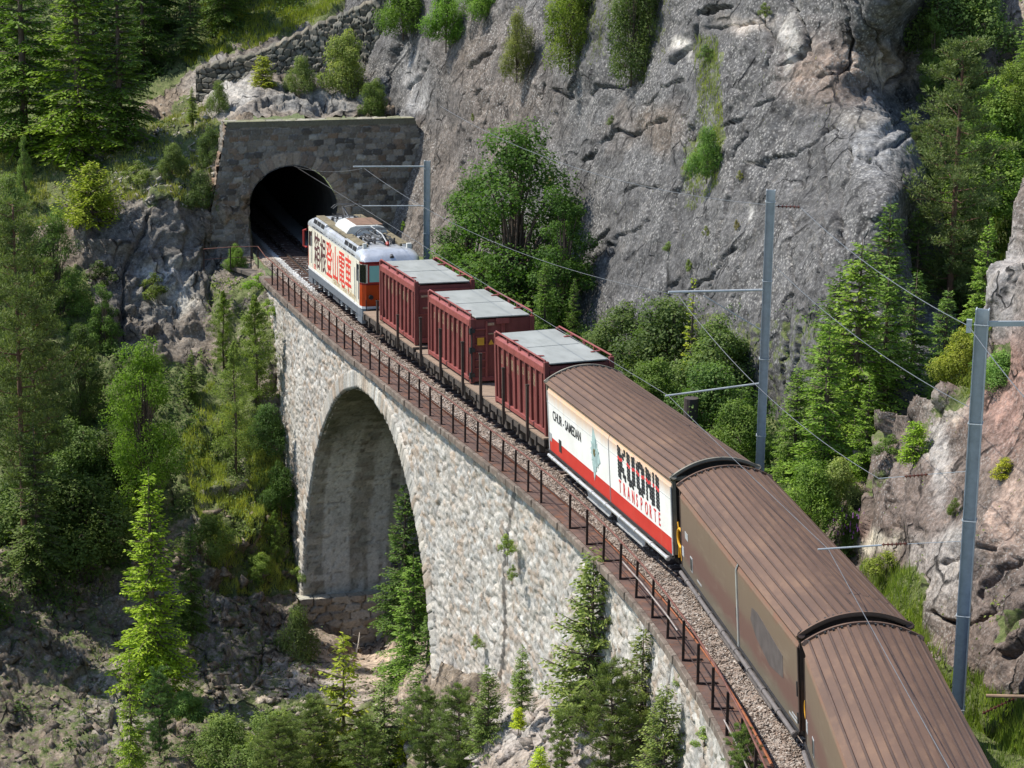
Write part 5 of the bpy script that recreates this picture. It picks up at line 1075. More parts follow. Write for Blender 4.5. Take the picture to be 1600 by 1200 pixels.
def spruce(seed, h=10., r=2.0, step=.34, droop=.42, lean=.0, low=.04, qs=1.0, nb=(7, 11), sparse=0., tip=.9):
    rg = np.random.default_rng(seed); C = []; A = []; B = []; S_ = []; br = MB()
    z = h * low
    while z < h * .985:
        zf = z / h; L0 = r * (1 - zf) ** .8 * (1 if zf > .12 else .55 + zf * 3.7) + .12; n = int(rg.integers(*nb)) if zf < .9 else 4
        for k in range(n):
            if rg.random() < sparse: continue
            az = rg.uniform(0, 6.283); L = L0 * rg.uniform(.62, 1.16); dirv = np.array([math.cos(az), math.sin(az), 0]); up = .55 * zf - .12 + rg.normal() * .06; z0 = z + rg.uniform(-.15, .15) * step
            nt_ = max(3, int(L / (.11 * qs))); t = (np.arange(nt_) + .5) / nt_; t = t[t > .08]
            P = np.array([0, 0, z0]) + dirv * (L * t)[:, None] + np.array([0, 0, 1.]) * (L * (up * t - droop * (1 - zf) * t ** 2 + .12 * t ** 3))[:, None]
            if L > .5: br.tube([(0, 0, z0), tuple(P[len(P) // 2]), tuple(P[-1])], [.035 * L / r + .01, .02, .008], 4, False)
            side = np.array([-dirv[1], dirv[0], 0])
            for sgn in (-1, 1):
                lt = (.42 * L * (1 - t) ** .8 + .16) * rg.uniform(.6, 1.1, len(t)); m = np.maximum(1, (lt / (.13 * qs)).astype(int))
                idx = np.repeat(np.arange(len(t)), m); j = np.concatenate([np.arange(q) for q in m]); fr = (j + .5) / m[idx]
                dt = dirv * .75 + side * sgn * .8 + np.array([0, 0, -.18]); dt = dt / np.linalg.norm(dt)
                c = P[idx] + dt * (fr * lt[idx])[:, None] + np.array([0, 0, -1.]) * (fr * fr * lt[idx] * .35)[:, None] + rg.normal(0, .025, (len(idx), 3)); a = (dt + rv(rg, len(idx)) * .35) * .1 * qs; w = rv(rg, len(idx)) * np.array([1, 1, .45]); w = w - a * ((w * a).sum(1) / ((a * a).sum(1) + 1e-9))[:, None]
                w = w / (np.linalg.norm(w, axis=1, keepdims=True) + 1e-9) * .046 * qs
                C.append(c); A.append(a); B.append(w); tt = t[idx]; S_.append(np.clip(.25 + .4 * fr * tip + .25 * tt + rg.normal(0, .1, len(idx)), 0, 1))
        z += step * rg.uniform(.75, 1.2) * (1 if zf < .8 else .7)
    C = np.concatenate(C); A = np.concatenate(A); B = np.concatenate(B); V, F = quads(C, A, B); sh = np.repeat(np.concatenate(S_), 4)
    br.tube([(0, 0, -.6), (0, 0, h * .35), (.02 * h * lean, 0, h * .7), (0, 0, h * 1.0)], [.016 * h, .012 * h, .007 * h, .004], 8)
    return mb_mesh('trunk', br, BARK), mk_mesh('crown', V, F, sh, NEEDLE), h
def pine(seed, h=10., r=2.0, first=.3, n=34, clump=46, cr=.34, qs=1.0, bark=None, asc=.25, nw=.022):
    rg = np.random.default_rng(seed); C = []; A = []; B = []; S_ = []; br = MB(); bend = rg.normal(0, .015, 2) * h
    def tr(z): f = z / h; return np.array([bend[0] * math.sin(f * 3), bend[1] * math.sin(f * 2.2), z])
    br.tube([tuple(tr(z)) for z in np.linspace(-.06 * h, h, 14)], list(np.linspace(.0125 * h, .003 * h, 14)), 9)
    for i in range(n):
        f = first + (1 - first) * (i + .5) / n; z0 = f * h; az = i * 2.4 + rg.normal() * .4; k = (f - first) / (1 - first); L = r * (.45 + .75 * k if k < .4 else 1.1 - (k - .4) * 1.45) * rg.uniform(.6, 1.2) + .15
        d = np.array([math.cos(az), math.sin(az), 0]); o = tr(z0); pts = [o + d * L * t + np.array([0, 0, L * (asc * t - .25 * t + .35 * t * t + rg.normal() * .03)]) for t in (0, .35, .7, 1)]
        br.tube([tuple(p) for p in pts], [.03 * L / r + .012, .022, .015, .008], 5, False)
        nc = int(3 + L * 3.2 / max(.6, cr * 2.4))
        for q in range(nc):
            t = rg.uniform(.35, 1.0); c0 = o + d * L * t + np.array([0, 0, L * (asc * t - .25 * t + .35 * t * t)]) + rg.normal(0, 1, 3) * np.array([.22, .22, .1]) * L * .75
            if q % 2: br.tube([tuple(o + d * L * t * .8 + np.array([0, 0, L * (asc * t - .25 * t + .35 * t * t) * .8])), tuple(c0)], [.012, .006], 4, False)
            u = rv(rg, clump); rad = cr * rg.uniform(.5, 1, clump)[:, None]; cc = c0 + u * rad * np.array([1, 1, .55]); dr = u * np.array([1, 1, .8]) + np.array([0, 0, .35]); dr /= np.linalg.norm(dr, axis=1, keepdims=True)
            w = np.cross(dr, rv(rg, clump)); w /= np.linalg.norm(w, axis=1, keepdims=True) + 1e-9
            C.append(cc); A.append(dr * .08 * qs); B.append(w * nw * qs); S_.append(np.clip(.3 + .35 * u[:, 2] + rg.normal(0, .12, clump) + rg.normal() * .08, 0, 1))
    V, F = quads(np.concatenate(C), np.concatenate(A), np.concatenate(B)); return mb_mesh('trunk', br, bark or BARKR), mk_mesh('crown', V, F, np.repeat(np.concatenate(S_), 4), NEEDLE), h
def broadleaf(seed, h=8., r=2.6, blobs=42, leaves=560, ls=.1, base=.12, bark=None, flat=.75, brr=(.17, .37)):
    rg = np.random.default_rng(seed); C = []; S_ = []; N_ = []; br = MB(); fork = np.array([0, 0, h * max(.05, base)])
    br.tube([(0, 0, -.5), (0, 0, h * base), (rg.normal() * .1, rg.normal() * .1, h * .5), (0, 0, h * .8)], [.02 * h, .016 * h, .009 * h, .004 * h], 8)
    for i in range(blobs):
        f = (i + .5) / blobs; zc = h * (base + (.97 - base) * f); e = max(.16, min(1, f / .22 + .45) * (1.04 - f) ** .62); az = i * 2.4 + rg.normal() * .5; rad = r * e * math.sqrt(rg.uniform(.12, .85))
        c0 = np.array([math.cos(az) * rad, math.sin(az) * rad, zc + rg.normal() * .05 * h]); R_ = r * rg.uniform(*brr) * (.65 + .45 * e)
        mid = c0 * np.array([.45, .45, .75]) + fork * .2; br.tube([tuple(fork * rg.uniform(.8, 1.6)), tuple(mid), tuple(c0)], [.012 * h * .6, .007 * h * .7, .01], 5, False)
        for k in range(3): e_ = c0 + rv(rg, 1)[0] * R_ * .8; br.tube([tuple(c0), tuple(e_)], [.012, .006], 4, False)
        m = int(leaves * (R_ / (r * .28)) ** 2); u = rv(rg, m); lump = 1 + .3 * np.sin(u[:, :1] * 5 + i) * np.cos(u[:, 1:2] * 6 - i); rr = R_ * rg.uniform(.35, 1.08, (m, 1)) ** .5 * lump; cc = c0 + u * rr * np.array([1, 1, flat])
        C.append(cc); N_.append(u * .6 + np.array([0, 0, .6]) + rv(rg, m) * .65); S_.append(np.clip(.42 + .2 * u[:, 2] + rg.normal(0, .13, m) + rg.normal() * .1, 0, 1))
    C = np.concatenate(C); N = np.concatenate(N_); N /= np.linalg.norm(N, axis=1, keepdims=True) + 1e-9; a = np.cross(N, rv(rg, len(C))); a /= np.linalg.norm(a, axis=1, keepdims=True) + 1e-9; b = np.cross(N, a)
    sz = ls * rg.uniform(.6, 1.25, (len(C), 1)); V, F = quads(C, a * sz * .62, b * sz * .4); return mb_mesh('trunk', br, bark or BARK), mk_mesh('crown', V, F, np.repeat(np.concatenate(S_), 4), LEAF), h
def gauzy(seed, h=8., r=1.7, n=75, per=230, ls=.075):
    """slender light tree with fine hanging twigs, like a birch or young larch"""
    rg = np.random.default_rng(seed); C = []; S_ = []; br = MB(); br.tube([(0, 0, -.5), (.1, 0, h * .4), (-.05, .1, h * .75), (0, 0, h)], [.013 * h, .01 * h, .006 * h, .003], 7)
    for i in range(n):
        f = .1 + .9 * (i + .5) / n; az = i * 2.4 + rg.normal() * .4; L = r * min(1, 2.4 * (1.02 - f)) * rg.uniform(.5, 1.15); d = np.array([math.cos(az), math.sin(az), .35]); o = np.array([0, 0, f * h])
        br.tube([tuple(o), tuple(o + d * L * .6), tuple(o + d * L + np.array([0, 0, -.12 * L]))], [.018, .01, .004], 4, False); t = rg.uniform(.2, 1.05, per); p = o + d * (L * t)[:, None] + rg.normal(0, 1, (per, 3)) * np.array([.16, .16, .2]) * (.4 + L * .5) * .6; p[:, 2] -= .1 * L * t
        C.append(p); S_.append(np.clip(.5 + rg.normal(0, .15, per), 0, 1))
    C = np.concatenate(C); a = rv(rg, len(C)); b = np.cross(a, rv(rg, len(C))); b /= np.linalg.norm(b, axis=1, keepdims=True) + 1e-9; sz = ls * rg.uniform(.6, 1.2, (len(C), 1)); V, F = quads(C, a * sz * .75, b * sz * .38)
    return mb_mesh('trunk', br, BARK), mk_mesh('crown', V, F, np.repeat(np.concatenate(S_), 4), LEAF), h
PR = {'spruce': [spruce(1), spruce(2, r=1.8, droop=.5), spruce(3, r=2.3, step=.4)], 'thin': [spruce(4, r=1.0, step=.42, nb=(3, 6), sparse=.35)], 'sapling': [spruce(5, h=4., r=1.1, step=.26, qs=.85, nb=(5, 7), droop=.15, sparse=.12), spruce(6, h=2., r=.75, step=.15, qs=.62, nb=(6, 9), droop=.05)],
      'tallpine': [pine(7, h=14, r=2.3, first=.25, n=60, clump=60, cr=.4), pine(8, h=12, r=1.9, first=.3, n=52, clump=60, cr=.36)], 'pine': [pine(9, h=5, r=1.35, first=.1, n=56, clump=80, cr=.17, asc=.42, qs=.8, nw=.012, bark=BARK), pine(10, h=5, r=1.1, first=.12, n=50, clump=80, cr=.16, asc=.46, qs=.8, nw=.012, bark=BARK)],
      'broad': [broadleaf(11), broadleaf(12, r=2.3), broadleaf(13, r=3.0, blobs=50)], 'bush': [broadleaf(14, h=2.4, r=1.5, blobs=22, leaves=420, ls=.075, base=.04, brr=(.26, .44)), broadleaf(15, h=2.2, r=1.7, blobs=24, leaves=400, ls=.075, base=.04, brr=(.26, .44))],
      'shaggy': [broadleaf(21, h=2.6, r=1.5, blobs=26, leaves=520, ls=.06, base=.02, flat=1.1, brr=(.2, .4))], 'smallbush': [broadleaf(16, h=1., r=.65, blobs=9, leaves=200, ls=.05, base=.04, brr=(.26, .46))], 'juniper': [spruce(17, h=2.6, r=1.9, step=.2, droop=-.25, qs=.75, nb=(7, 10))], 'conifer': [spruce(22, h=5., r=1.45, step=.2, droop=-.12, qs=.72, nb=(6, 9), sparse=.12), spruce(23, h=5., r=1.2, step=.22, droop=-.1, qs=.72, nb=(5, 8), sparse=.15)], 'birch': [gauzy(18), gauzy(19, r=1.4)]}
G1, G2, G3, G4, G5 = (.05, .095, .02), (.035, .07, .02), (.085, .14, .03), (.055, .085, .035), (.12, .175, .03)
rz_ = random.Random(3)
def plant(kind, i, pos, h, w, label, cat, tint, group=None):
    tr, cr, h0 = PR[kind][i]; nm = {'spruce': 'spruce_tree', 'thin': 'spruce_tree', 'sapling': 'spruce_sapling', 'conifer': 'pine_tree', 'tallpine': 'pine_tree', 'pine': 'pine_tree', 'broad': 'broadleaf_tree', 'bush': 'bush', 'smallbush': 'small_bush', 'shaggy': 'juniper_bush', 'juniper': 'juniper_bush', 'birch': 'slender_tree'}[kind]
    s = h / h0; M = Matrix.Translation(Vector(pos)) @ Matrix.Rotation(rz_.uniform(0, 6.28), 4, 'Z') @ Matrix.Diagonal((s * w, s * w, s, 1)); o = empty(nm, M, label, cat, group)
    for part, me in (('trunk' if 'tree' in nm or 'sap' in nm else 'stem', tr), ('crown' if 'tree' in nm or 'sap' in nm else 'foliage', cr)):
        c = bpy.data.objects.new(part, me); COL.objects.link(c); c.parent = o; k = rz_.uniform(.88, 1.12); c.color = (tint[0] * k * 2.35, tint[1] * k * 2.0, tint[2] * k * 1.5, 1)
    return o
def onto(sh, x, y): return sh.at(x, y).ravel()
def D(x, y, d): return un(x, y, d)
T_ = 'tree'
# kind, proto, position, height m, width factor, label, category, tint
L = left; Cc = cliff
PL = [
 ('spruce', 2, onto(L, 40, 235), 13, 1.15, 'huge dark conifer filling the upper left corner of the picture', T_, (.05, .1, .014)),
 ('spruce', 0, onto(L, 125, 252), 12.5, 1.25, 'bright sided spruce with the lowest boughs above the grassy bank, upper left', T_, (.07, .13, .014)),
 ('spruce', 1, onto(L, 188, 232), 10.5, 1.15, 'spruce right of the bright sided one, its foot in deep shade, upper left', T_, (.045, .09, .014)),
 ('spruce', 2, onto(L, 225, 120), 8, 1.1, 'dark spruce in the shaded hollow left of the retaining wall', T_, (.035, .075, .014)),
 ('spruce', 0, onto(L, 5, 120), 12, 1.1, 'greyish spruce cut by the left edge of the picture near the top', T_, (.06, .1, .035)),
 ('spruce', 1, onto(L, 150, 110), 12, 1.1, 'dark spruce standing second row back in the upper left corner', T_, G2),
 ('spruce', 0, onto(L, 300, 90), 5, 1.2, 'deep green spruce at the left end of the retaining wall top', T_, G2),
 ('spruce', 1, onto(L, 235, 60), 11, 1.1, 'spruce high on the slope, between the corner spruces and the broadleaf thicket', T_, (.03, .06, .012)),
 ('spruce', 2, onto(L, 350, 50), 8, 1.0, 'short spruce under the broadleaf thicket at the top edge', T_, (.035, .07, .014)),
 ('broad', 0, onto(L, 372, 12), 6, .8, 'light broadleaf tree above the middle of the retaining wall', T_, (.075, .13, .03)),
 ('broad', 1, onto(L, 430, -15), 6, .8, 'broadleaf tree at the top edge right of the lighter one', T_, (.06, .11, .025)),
 ('broad', 2, onto(L, 310, 5), 6.5, .8, 'leafy tree crown touching the top edge left of the meadow strip', T_, (.06, .11, .03)),
 ('broad', 0, onto(L, 520, -40), 5, .8, 'broadleaf tree at the top edge where the retaining wall leaves the picture', T_, (.06, .1, .03)),
 ('juniper', 0, onto(L, 148, 362), 3.2, .95, 'dense yellow green juniper on the rock edge left of the crag', 'bush', (.11, .16, .02)),
 ('broad', 1, onto(L, 42, 330), 3.6, .55, 'small round headed tree on the grassy bank at the left edge', T_, (.07, .12, .04)),
 ('spruce', 1, onto(L, 305, 200), 2.0, 1.2, 'small bright spruce shrub at the lower end of the retaining wall', 'bush', (.07, .12, .015)),
 ('sapling', 1, onto(L, 411, 140), 1.7, 1.25, 'little yellow green spruce in front of the retaining wall', T_, (.12, .16, .02)),
 ('bush', 0, onto(L, 540, 150), 3.2, .75, 'pale leafy bush in front of the retaining wall above the portal', 'bush', (.1, .14, .05)),
 ('bush', 1, onto(L, 470, 148), 1.8, .7, 'small grey green bush between the little spruce and the pale bush', 'bush', (.08, .12, .05)),
 ('bush', 0, onto(L, 585, 188), 1.9, .8, 'bush overhanging the right half of the portal top', 'bush', (.06, .1, .03)),
 ('bush', 1, onto(L, 345, 178), 1.5, .6, 'bush on the bare ground above the left corner of the portal', 'bush', (.07, .11, .04)),
 ('bush', 0, onto(L, 330, 262), 2.0, .7, 'green bush tucked against the left flank of the portal', 'bush', (.06, .1, .04)),
 ('bush', 1, onto(L, 315, 320), 1.7, .75, 'bush at the left flank of the portal, just above the crag', 'bush', (.05, .085, .035)),
 ('bush', 0, onto(L, 268, 285), 1.6, .9, 'low spreading bush on the slope left of the portal', 'bush', (.07, .11, .04)),
 ('smallbush', 0, onto(L, 215, 290), 1.1, 1.2, 'low shrub in the grass above the crag', 'bush', (.08, .12, .03)),
 ('spruce', 2, D(-70, 980, 105), 9, 1.3, 'dark spruce whose boughs reach in at the left edge, lower half', T_, (.04, .07, .018)),
 ('spruce', 1, D(60, 900, 108), 7, 1.2, 'dark spruce between the trunks of the two tall pines', T_, (.04, .07, .02)),
 ('bush', 1, D(130, 860, 111), 3.2, 1.2, 'dark bush on the slope right of the tall pine trunks', 'bush', (.04, .07, .02)),
 ('bush', 0, D(60, 850, 111), 3.4, 1.3, 'bush hiding the feet of the two tall pines', 'bush', (.045, .08, .025)),
 ('broad', 1, D(165, 590, 124), 4.5, .9, 'broadleaf crown left of the bright green tree, partly behind it', T_, (.05, .1, .025)),
 ('birch', 0, D(430, 900, 117.5), 3.2, 1.0, 'wispy little tree right beside the lower edge of the viaduct wall', T_, (.08, .14, .04)),
 ('tallpine', 0, D(40, 905, 109), 16.5, .8, 'tall pine with bare reddish trunk nearest the left edge', T_, (.06, .09, .035)),
 ('tallpine', 1, D(76, 870, 112), 13.5, .9, 'second tall pine from the left edge, with dead lower branches', T_, (.065, .1, .035)),
 ('tallpine', 1, D(70, 800, 118), 9, .8, 'slimmer pine behind the two tall pines on the left', T_, (.05, .08, .03)),
 ('broad', 2, D(90, 520, 125), 6.0, .8, 'broad bright crown below the juniper at the left side', T_, (.06, .11, .03)),
 ('broad', 0, D(20, 470, 125), 6.5, .75, 'pale green crown at the left edge below the grassy bank', T_, (.075, .12, .045)),
 ('broad', 1, D(40, 640, 120), 6.5, .8, 'dark broadleaf crown behind the tall pine trunks', T_, (.04, .075, .02)),
 ('broad', 0, D(130, 680, 120), 5.5, .8, 'shaded crown between the pines and the bright green tree', T_, (.045, .08, .025)),
 ('broad', 2, D(228, 785, 113), 7.3, .78, 'bright green broadleaf tree below the crag', T_, (.085, .165, .022)),
 ('spruce', 1, D(300, 640, 121.5), 3.0, 1.1, 'small dark spruce leaning out right of the bright green tree', T_, (.06, .11, .02)),
 ('bush', 1, D(180, 770, 116), 2.8, 1.1, 'dark undergrowth bush beneath the bright green tree', 'bush', (.03, .055, .015)),
 ('bush', 0, D(120, 760, 115), 3.0, 1.0, 'bush at the foot of the slim pine on the left', 'bush', (.05, .09, .03)),
 ('birch', 0, D(368, 735, 118.6), 6.2, .85, 'slender gauzy pale tree in the gully left of the viaduct end', T_, (.1, .15, .055)),
 ('birch', 1, D(400, 640, 121), 5.6, 1.1, 'slender gauzy tree directly under the railing corner', T_, (.09, .14, .04)),
 ('birch', 1, D(350, 580, 123), 4.0, 1.0, 'thin tree at the right foot of the crag', T_, (.08, .13, .03)),
 ('bush', 1, D(418, 700, 119.8), 2.0, .8, 'dark green bush against the left edge of the viaduct wall', 'bush', (.04, .085, .03)),
 ('bush', 0, onto(L, 370, 425), 1.4, .8, 'leafy shrub on the ledge below the platform railing', 'bush', (.07, .13, .03)),
 ('smallbush', 0, onto(L, 405, 452), .8, 1.3, 'bright little shrub under the railing corner', 'bush', (.1, .2, .02)),
 ('smallbush', 0, D(418, 490, 122.5), .7, 1.3, 'tuft like shrub on the upper left corner of the viaduct wall', 'bush', (.1, .17, .03)),
 ('smallbush', 0, onto(L, 240, 460), 1.2, 1.1, 'yellow green shrub growing on the face of the crag', 'bush', (.08, .12, .03)),
 ('smallbush', 0, onto(L, 160, 440), 1.3, 1.2, 'dark shrub at the left end of the crag face', 'bush', (.04, .07, .02)),
 ('bush', 0, D(440, 800, 118), 2.3, .7, 'dark spruce like bush at mid height of the viaduct wall edge', 'bush', (.035, .075, .02)),
 ('spruce', 0, D(240, 1085, 104), 9.8, 1.0, 'tall bright yellow green spruce in the middle of the gorge slope', T_, (.11, .19, .018)),
 ('spruce', 1, D(300, 990, 109), 5.0, 1.0, 'dark spruce half hidden behind the tall bright spruce', T_, (.04, .08, .018)),
 ('spruce', 1, D(208, 1260, 97), 6.6, .75, 'narrow bright spruce at the bottom edge below the tall bright spruce', T_, (.1, .17, .02)),
 ('pine', 1, D(250, 1195, 99), 4.0, .8, 'small bluish pine right of the narrow bright spruce', T_, (.05, .1, .04)),
 ('bush', 0, D(295, 1135, 103), 1.5, 1.1, 'pale rounded bush under the overhanging rocks of the gorge', 'bush', (.08, .15, .05)),
 ('bush', 1, D(465, 1040, 112), 2.6, .55, 'grey green willow bush below the pier footing', 'bush', (.075, .12, .055)),
 ('smallbush', 0, D(418, 945, 116.5), .9, 1.1, 'tiny bright shrub on the rocks left of the pier footing', 'bush', (.12, .2, .02)),
 ('smallbush', 0, D(470, 905, 116.5), .8, 1.0, 'small shrub at the corner where arch and footing meet', 'bush', (.09, .15, .04)),
 ('spruce', 0, D(645, 1085, 101), 6.0, 1.35, 'sunlit spruce standing at the right foot of the arch', T_, (.06, .12, .025)),
 ('spruce', 2, D(632, 990, 110), 7.0, 1.0, 'dark shaded spruce inside the arch opening', T_, (.035, .075, .018)),
 ('spruce', 1, D(668, 1150, 97), 5.0, 1.4, 'dense spruce below the sunlit one at the arch foot', T_, (.05, .1, .025)),
 ('sapling', 0, D(537, 1200, 95), 5.3, .95, 'young spruce with yellow new tips in front of the sandy soil', T_, (.13, .18, .025)),
 ('pine', 0, D(490, 1235, 94), 3.6, 1.1, 'grey green pine left of the yellow tipped young spruce', T_, (.075, .115, .04)),
 ('pine', 0, D(435, 1260, 92), 3.4, 1.0, 'pine in front of the leafy bush on the boulders at the bottom edge', T_, (.08, .12, .04)),
 ('pine', 1, D(568, 1265, 89), 3.4, 1.1, 'low pine at the bottom edge straight below the yellow tipped spruce', T_, (.07, .11, .035)),
 ('pine', 0, D(665, 1215, 87), 3.2, 1.0, 'pine at the bottom edge between the glowing small spruce and the crooked pine', T_, (.07, .115, .04)),
 ('pine', 1, D(878, 1225, 73), 2.2, .9, 'small pine at the bottom edge left of the group below the walkway', T_, (.08, .125, .04)),
 ('bush', 0, D(405, 905, 116), 1.2, 1.1, 'sunny low bush on the grassy ledge left of the pier', 'bush', (.09, .15, .04)),
 ('bush', 1, D(330, 860, 114), 1.6, 1.1, 'bush on the sunny ledge right of the tall bright spruce', 'bush', (.08, .13, .04)),
 ('conifer', 1, D(600, 1210, 92), 3.8, 1.2, 'pine right of the yellow tipped young spruce', T_, (.06, .1, .035)),
 ('sapling', 1, D(637, 1190, 92), 1.7, 1.1, 'small glowing yellow green spruce at the bottom edge', T_, (.2, .27, .02)),
 ('pine', 0, D(716, 1250, 85), 4.0, .9, 'thin pine with grey crooked trunk at the bottom edge', T_, (.07, .11, .04)),
 ('conifer', 0, D(762, 1190, 83), 3.4, .9, 'pine right of the crooked one, in front of the pale wall', T_, (.065, .11, .035)),
 ('conifer', 1, D(815, 1110, 80.5), 2.2, 1.0, 'little pine at the foot of the viaduct wall', T_, (.07, .12, .035)),
 ('conifer', 0, D(922, 1128, 76), 5.5, 1.0, 'largest dark green pine in front of the viaduct wall', T_, (.075, .115, .04)),
 ('conifer', 1, D(1000, 1190, 70.5), 4.0, 1.1, 'bushy pine right of the largest pine, its top below the walkway', T_, (.075, .11, .04)),
 ('pine', 0, D(950, 1270, 69.5), 4.3, .9, 'pine at the bottom edge in front of the largest pine', T_, (.08, .12, .04)),
 ('conifer', 0, D(1035, 1270, 66.5), 3.6, 1.0, 'pine at the bottom edge, rightmost of the dark group', T_, (.075, .115, .04)),
 ('pine', 1, D(1155, 1275, 58), 2.2, .9, 'pine tip rising beside the coping at the lower right of the wall', T_, (.08, .13, .045)),
 ('sapling', 1, D(810, 1138, 79), .7, 1.2, 'round yellow green sapling on the rock hump', T_, (.2, .28, .02)),
 ('sapling', 1, D(843, 1215, 75), 1.0, 1.0, 'yellow green sapling tip at the bottom edge below the rock hump', T_, (.16, .24, .02)),
 ('bush', 0, D(430, 1200, 96), 2.2, 1.2, 'leafy bush on the boulders at the bottom edge', 'bush', (.07, .115, .035)),
 ('bush', 1, D(350, 1190, 98), 1.8, 1.2, 'pale bush between the bluish pine and the boulders', 'bush', (.08, .13, .04)),
 ('smallbush', 0, D(793, 868, 84), .75, .8, 'little shrub rooted in the middle of the viaduct wall', 'bush', (.13, .2, .05)),
 ('smallbush', 0, D(800, 905, 83.5), .5, .7, 'tiny shrub below the one in the middle of the viaduct wall', 'bush', (.1, .16, .04)),
 ('smallbush', 0, D(714, 716, 92.3), .4, .9, 'tiny shrub near the top of the wall above the arch shoulder', 'bush', (.11, .19, .04)),
 ('smallbush', 0, D(552, 583, 106.7), .25, 1.2, 'tiny weed over the crown of the arch', 'bush', (.1, .16, .04)),
 ('smallbush', 0, D(745, 1015, 88), .55, .8, 'small shrub low on the wall above the crooked pine', 'bush', (.12, .18, .05)),
 ('smallbush', 0, D(1070, 1075, 66.6), .5, 1.1, 'creeping shrub on the wall near the lower right coping', 'bush', (.11, .18, .05)),
 ('smallbush', 0, D(1100, 1170, 63.4), .55, 1.2, 'creeping shrub on the wall at the bottom edge', 'bush', (.11, .18, .05)),
 ('smallbush', 0, D(1020, 1000, 70.4), .4, 1.2, 'creeping shrub on the wall just under the coping stones', 'bush', (.11, .18, .05)),
 # beyond the train
 ('broad', 2, D(800, 560, 111), 10.2, 1.12, 'tall leafy tree behind the first two containers', T_, (.038, .085, .018)),
 ('broad', 0, D(735, 490, 115), 6.4, 1.0, 'leafy tree between the far line mast and the tallest leafy tree', T_, (.042, .09, .022)),
 ('broad', 1, D(880, 560, 107), 7.0, 1.0, 'darker leafy tree against the rock behind the middle container', T_, (.032, .075, .016)),
 ('bush', 0, D(712, 470, 117), 2.6, 1.0, 'pale bush right beside the far line mast', 'bush', (.075, .125, .045)),
 ('bush', 1, D(765, 490, 112), 2.4, 1.0, 'pale bush behind the gap between the two far containers', 'bush', (.075, .13, .045)),
 ('spruce', 0, D(850, 552, 105), 4.2, .9, 'small spruce in front of the leafy trees behind the middle container', T_, (.055, .11, .025)),
 ('spruce', 1, D(895, 560, 103), 3.4, .9, 'spruce behind the nearest container', T_, (.05, .1, .02)),
 ('bush', 0, D(975, 585, 98), 2.6, 1.1, 'round pale bush right above the far end of the white wagon', 'bush', (.055, .095, .035)),
 ('bush', 1, D(1040, 610, 95), 3.3, 1.0, 'large pale bush left of the thin spruce beyond the white wagon', 'bush', (.055, .095, .035)),
 ('thin', 0, D(1077, 648, 92), 5.2, 1.0, 'thin yellowish spruce standing between pale bushes beyond the white wagon', T_, (.12, .17, .02)),
 ('bush', 0, D(1125, 640, 91), 3.2, .9, 'pale bush right of the thin yellowish spruce', 'bush', (.055, .095, .035)),
 ('bush', 1, D(1110, 690, 87), 2.6, 1.0, 'dark green bush left of the middle mast above the wagon roof', 'bush', (.05, .1, .03)),
 ('bush', 0, D(1020, 650, 90), 2.0, 1.0, 'bush just behind the roof of the white wagon', 'bush', (.06, .11, .03)),
 ('bush', 1, D(1150, 715, 84), 1.8, 1.0, 'low bush at the foot of the middle mast', 'bush', (.06, .11, .03)),
 ('spruce', 2, D(1300, 700, 84), 6.4, 1.15, 'spruce behind the big hanging one, its left boughs against the grey cliff', T_, (.055, .11, .022)),
 ('spruce', 0, D(1375, 640, 86), 7.4, 1.1, 'tall dark spruce directly left of the tall open pine', T_, (.05, .1, .022)),
 ('spruce', 1, D(1425, 560, 89), 5.6, 1.1, 'spruce whose tip reaches the lowest boughs of the tall open pine', T_, (.05, .095, .025)),
 ('tallpine', 1, D(1420, 470, 93), 6.5, .95, 'shorter airy pine between the arete and the tall open pine', T_, (.065, .1, .04)),
 ('spruce', 2, D(1500, 480, 90), 6.0, 1.0, 'spruce in the gully right behind the tall open pine', T_, (.055, .105, .03)),
 ('tallpine', 0, D(1477, 585, 89), 11.8, 1.05, 'tall open pine with dark trunk in front of the rock arete', T_, (.07, .105, .045)),
 ('spruce', 0, D(1330, 735, 80), 7.6, 1.3, 'big hanging spruce right of the middle mast', T_, (.075, .14, .022)),
 ('spruce', 2, D(1375, 700, 81), 6.2, 1.1, 'spruce between the big hanging spruce and the tall pine', T_, (.06, .12, .025)),
 ('spruce', 1, D(1285, 770, 77.5), 5.6, 1.3, 'spruce low behind the brown roof, right of the middle mast', T_, (.065, .13, .022)),
 ('spruce', 0, D(1240, 750, 79.5), 3.8, 1.2, 'short spruce next to the middle mast above the brown roof', T_, (.06, .12, .02)),
 ('spruce', 1, D(1420, 665, 82), 5.2, 1.3, 'dark spruce left of the nearest mast top', T_, (.05, .1, .025)),
 ('spruce', 0, D(1470, 650, 80), 4.2, 1.3, 'spruce just behind the ridge of the reddish outcrop', T_, (.05, .1, .025)),
 ('spruce', 1, D(1535, 530, 84), 4.2, 1.1, 'bright spruce beside the pale rock at the right edge', T_, (.08, .15, .03)),
 ('bush', 0, D(1505, 610, 77), 1.8, .9, 'yellowish bush on the ridge left of the nearest mast', 'bush', (.12, .16, .03)),
 ('spruce', 1, D(1350, 775, 76), 3.8, 1.2, 'spruce at the left tip of the reddish outcrop', T_, (.07, .14, .022)),
 ('bush', 1, D(1265, 815, 74.5), 1.7, .9, 'leafy bush at the edge of the brown roof below the spruces', 'bush', (.08, .15, .035)),
 ('bush', 0, D(1305, 800, 75), 1.6, .8, 'pale flowering bush left of the reddish outcrop', 'bush', (.12, .17, .07)),
 ('sapling', 1, onto(outcrop, 1437, 728), 1.25, 1.15, 'small bright spruce growing on the reddish outcrop', T_, (.1, .19, .02)),
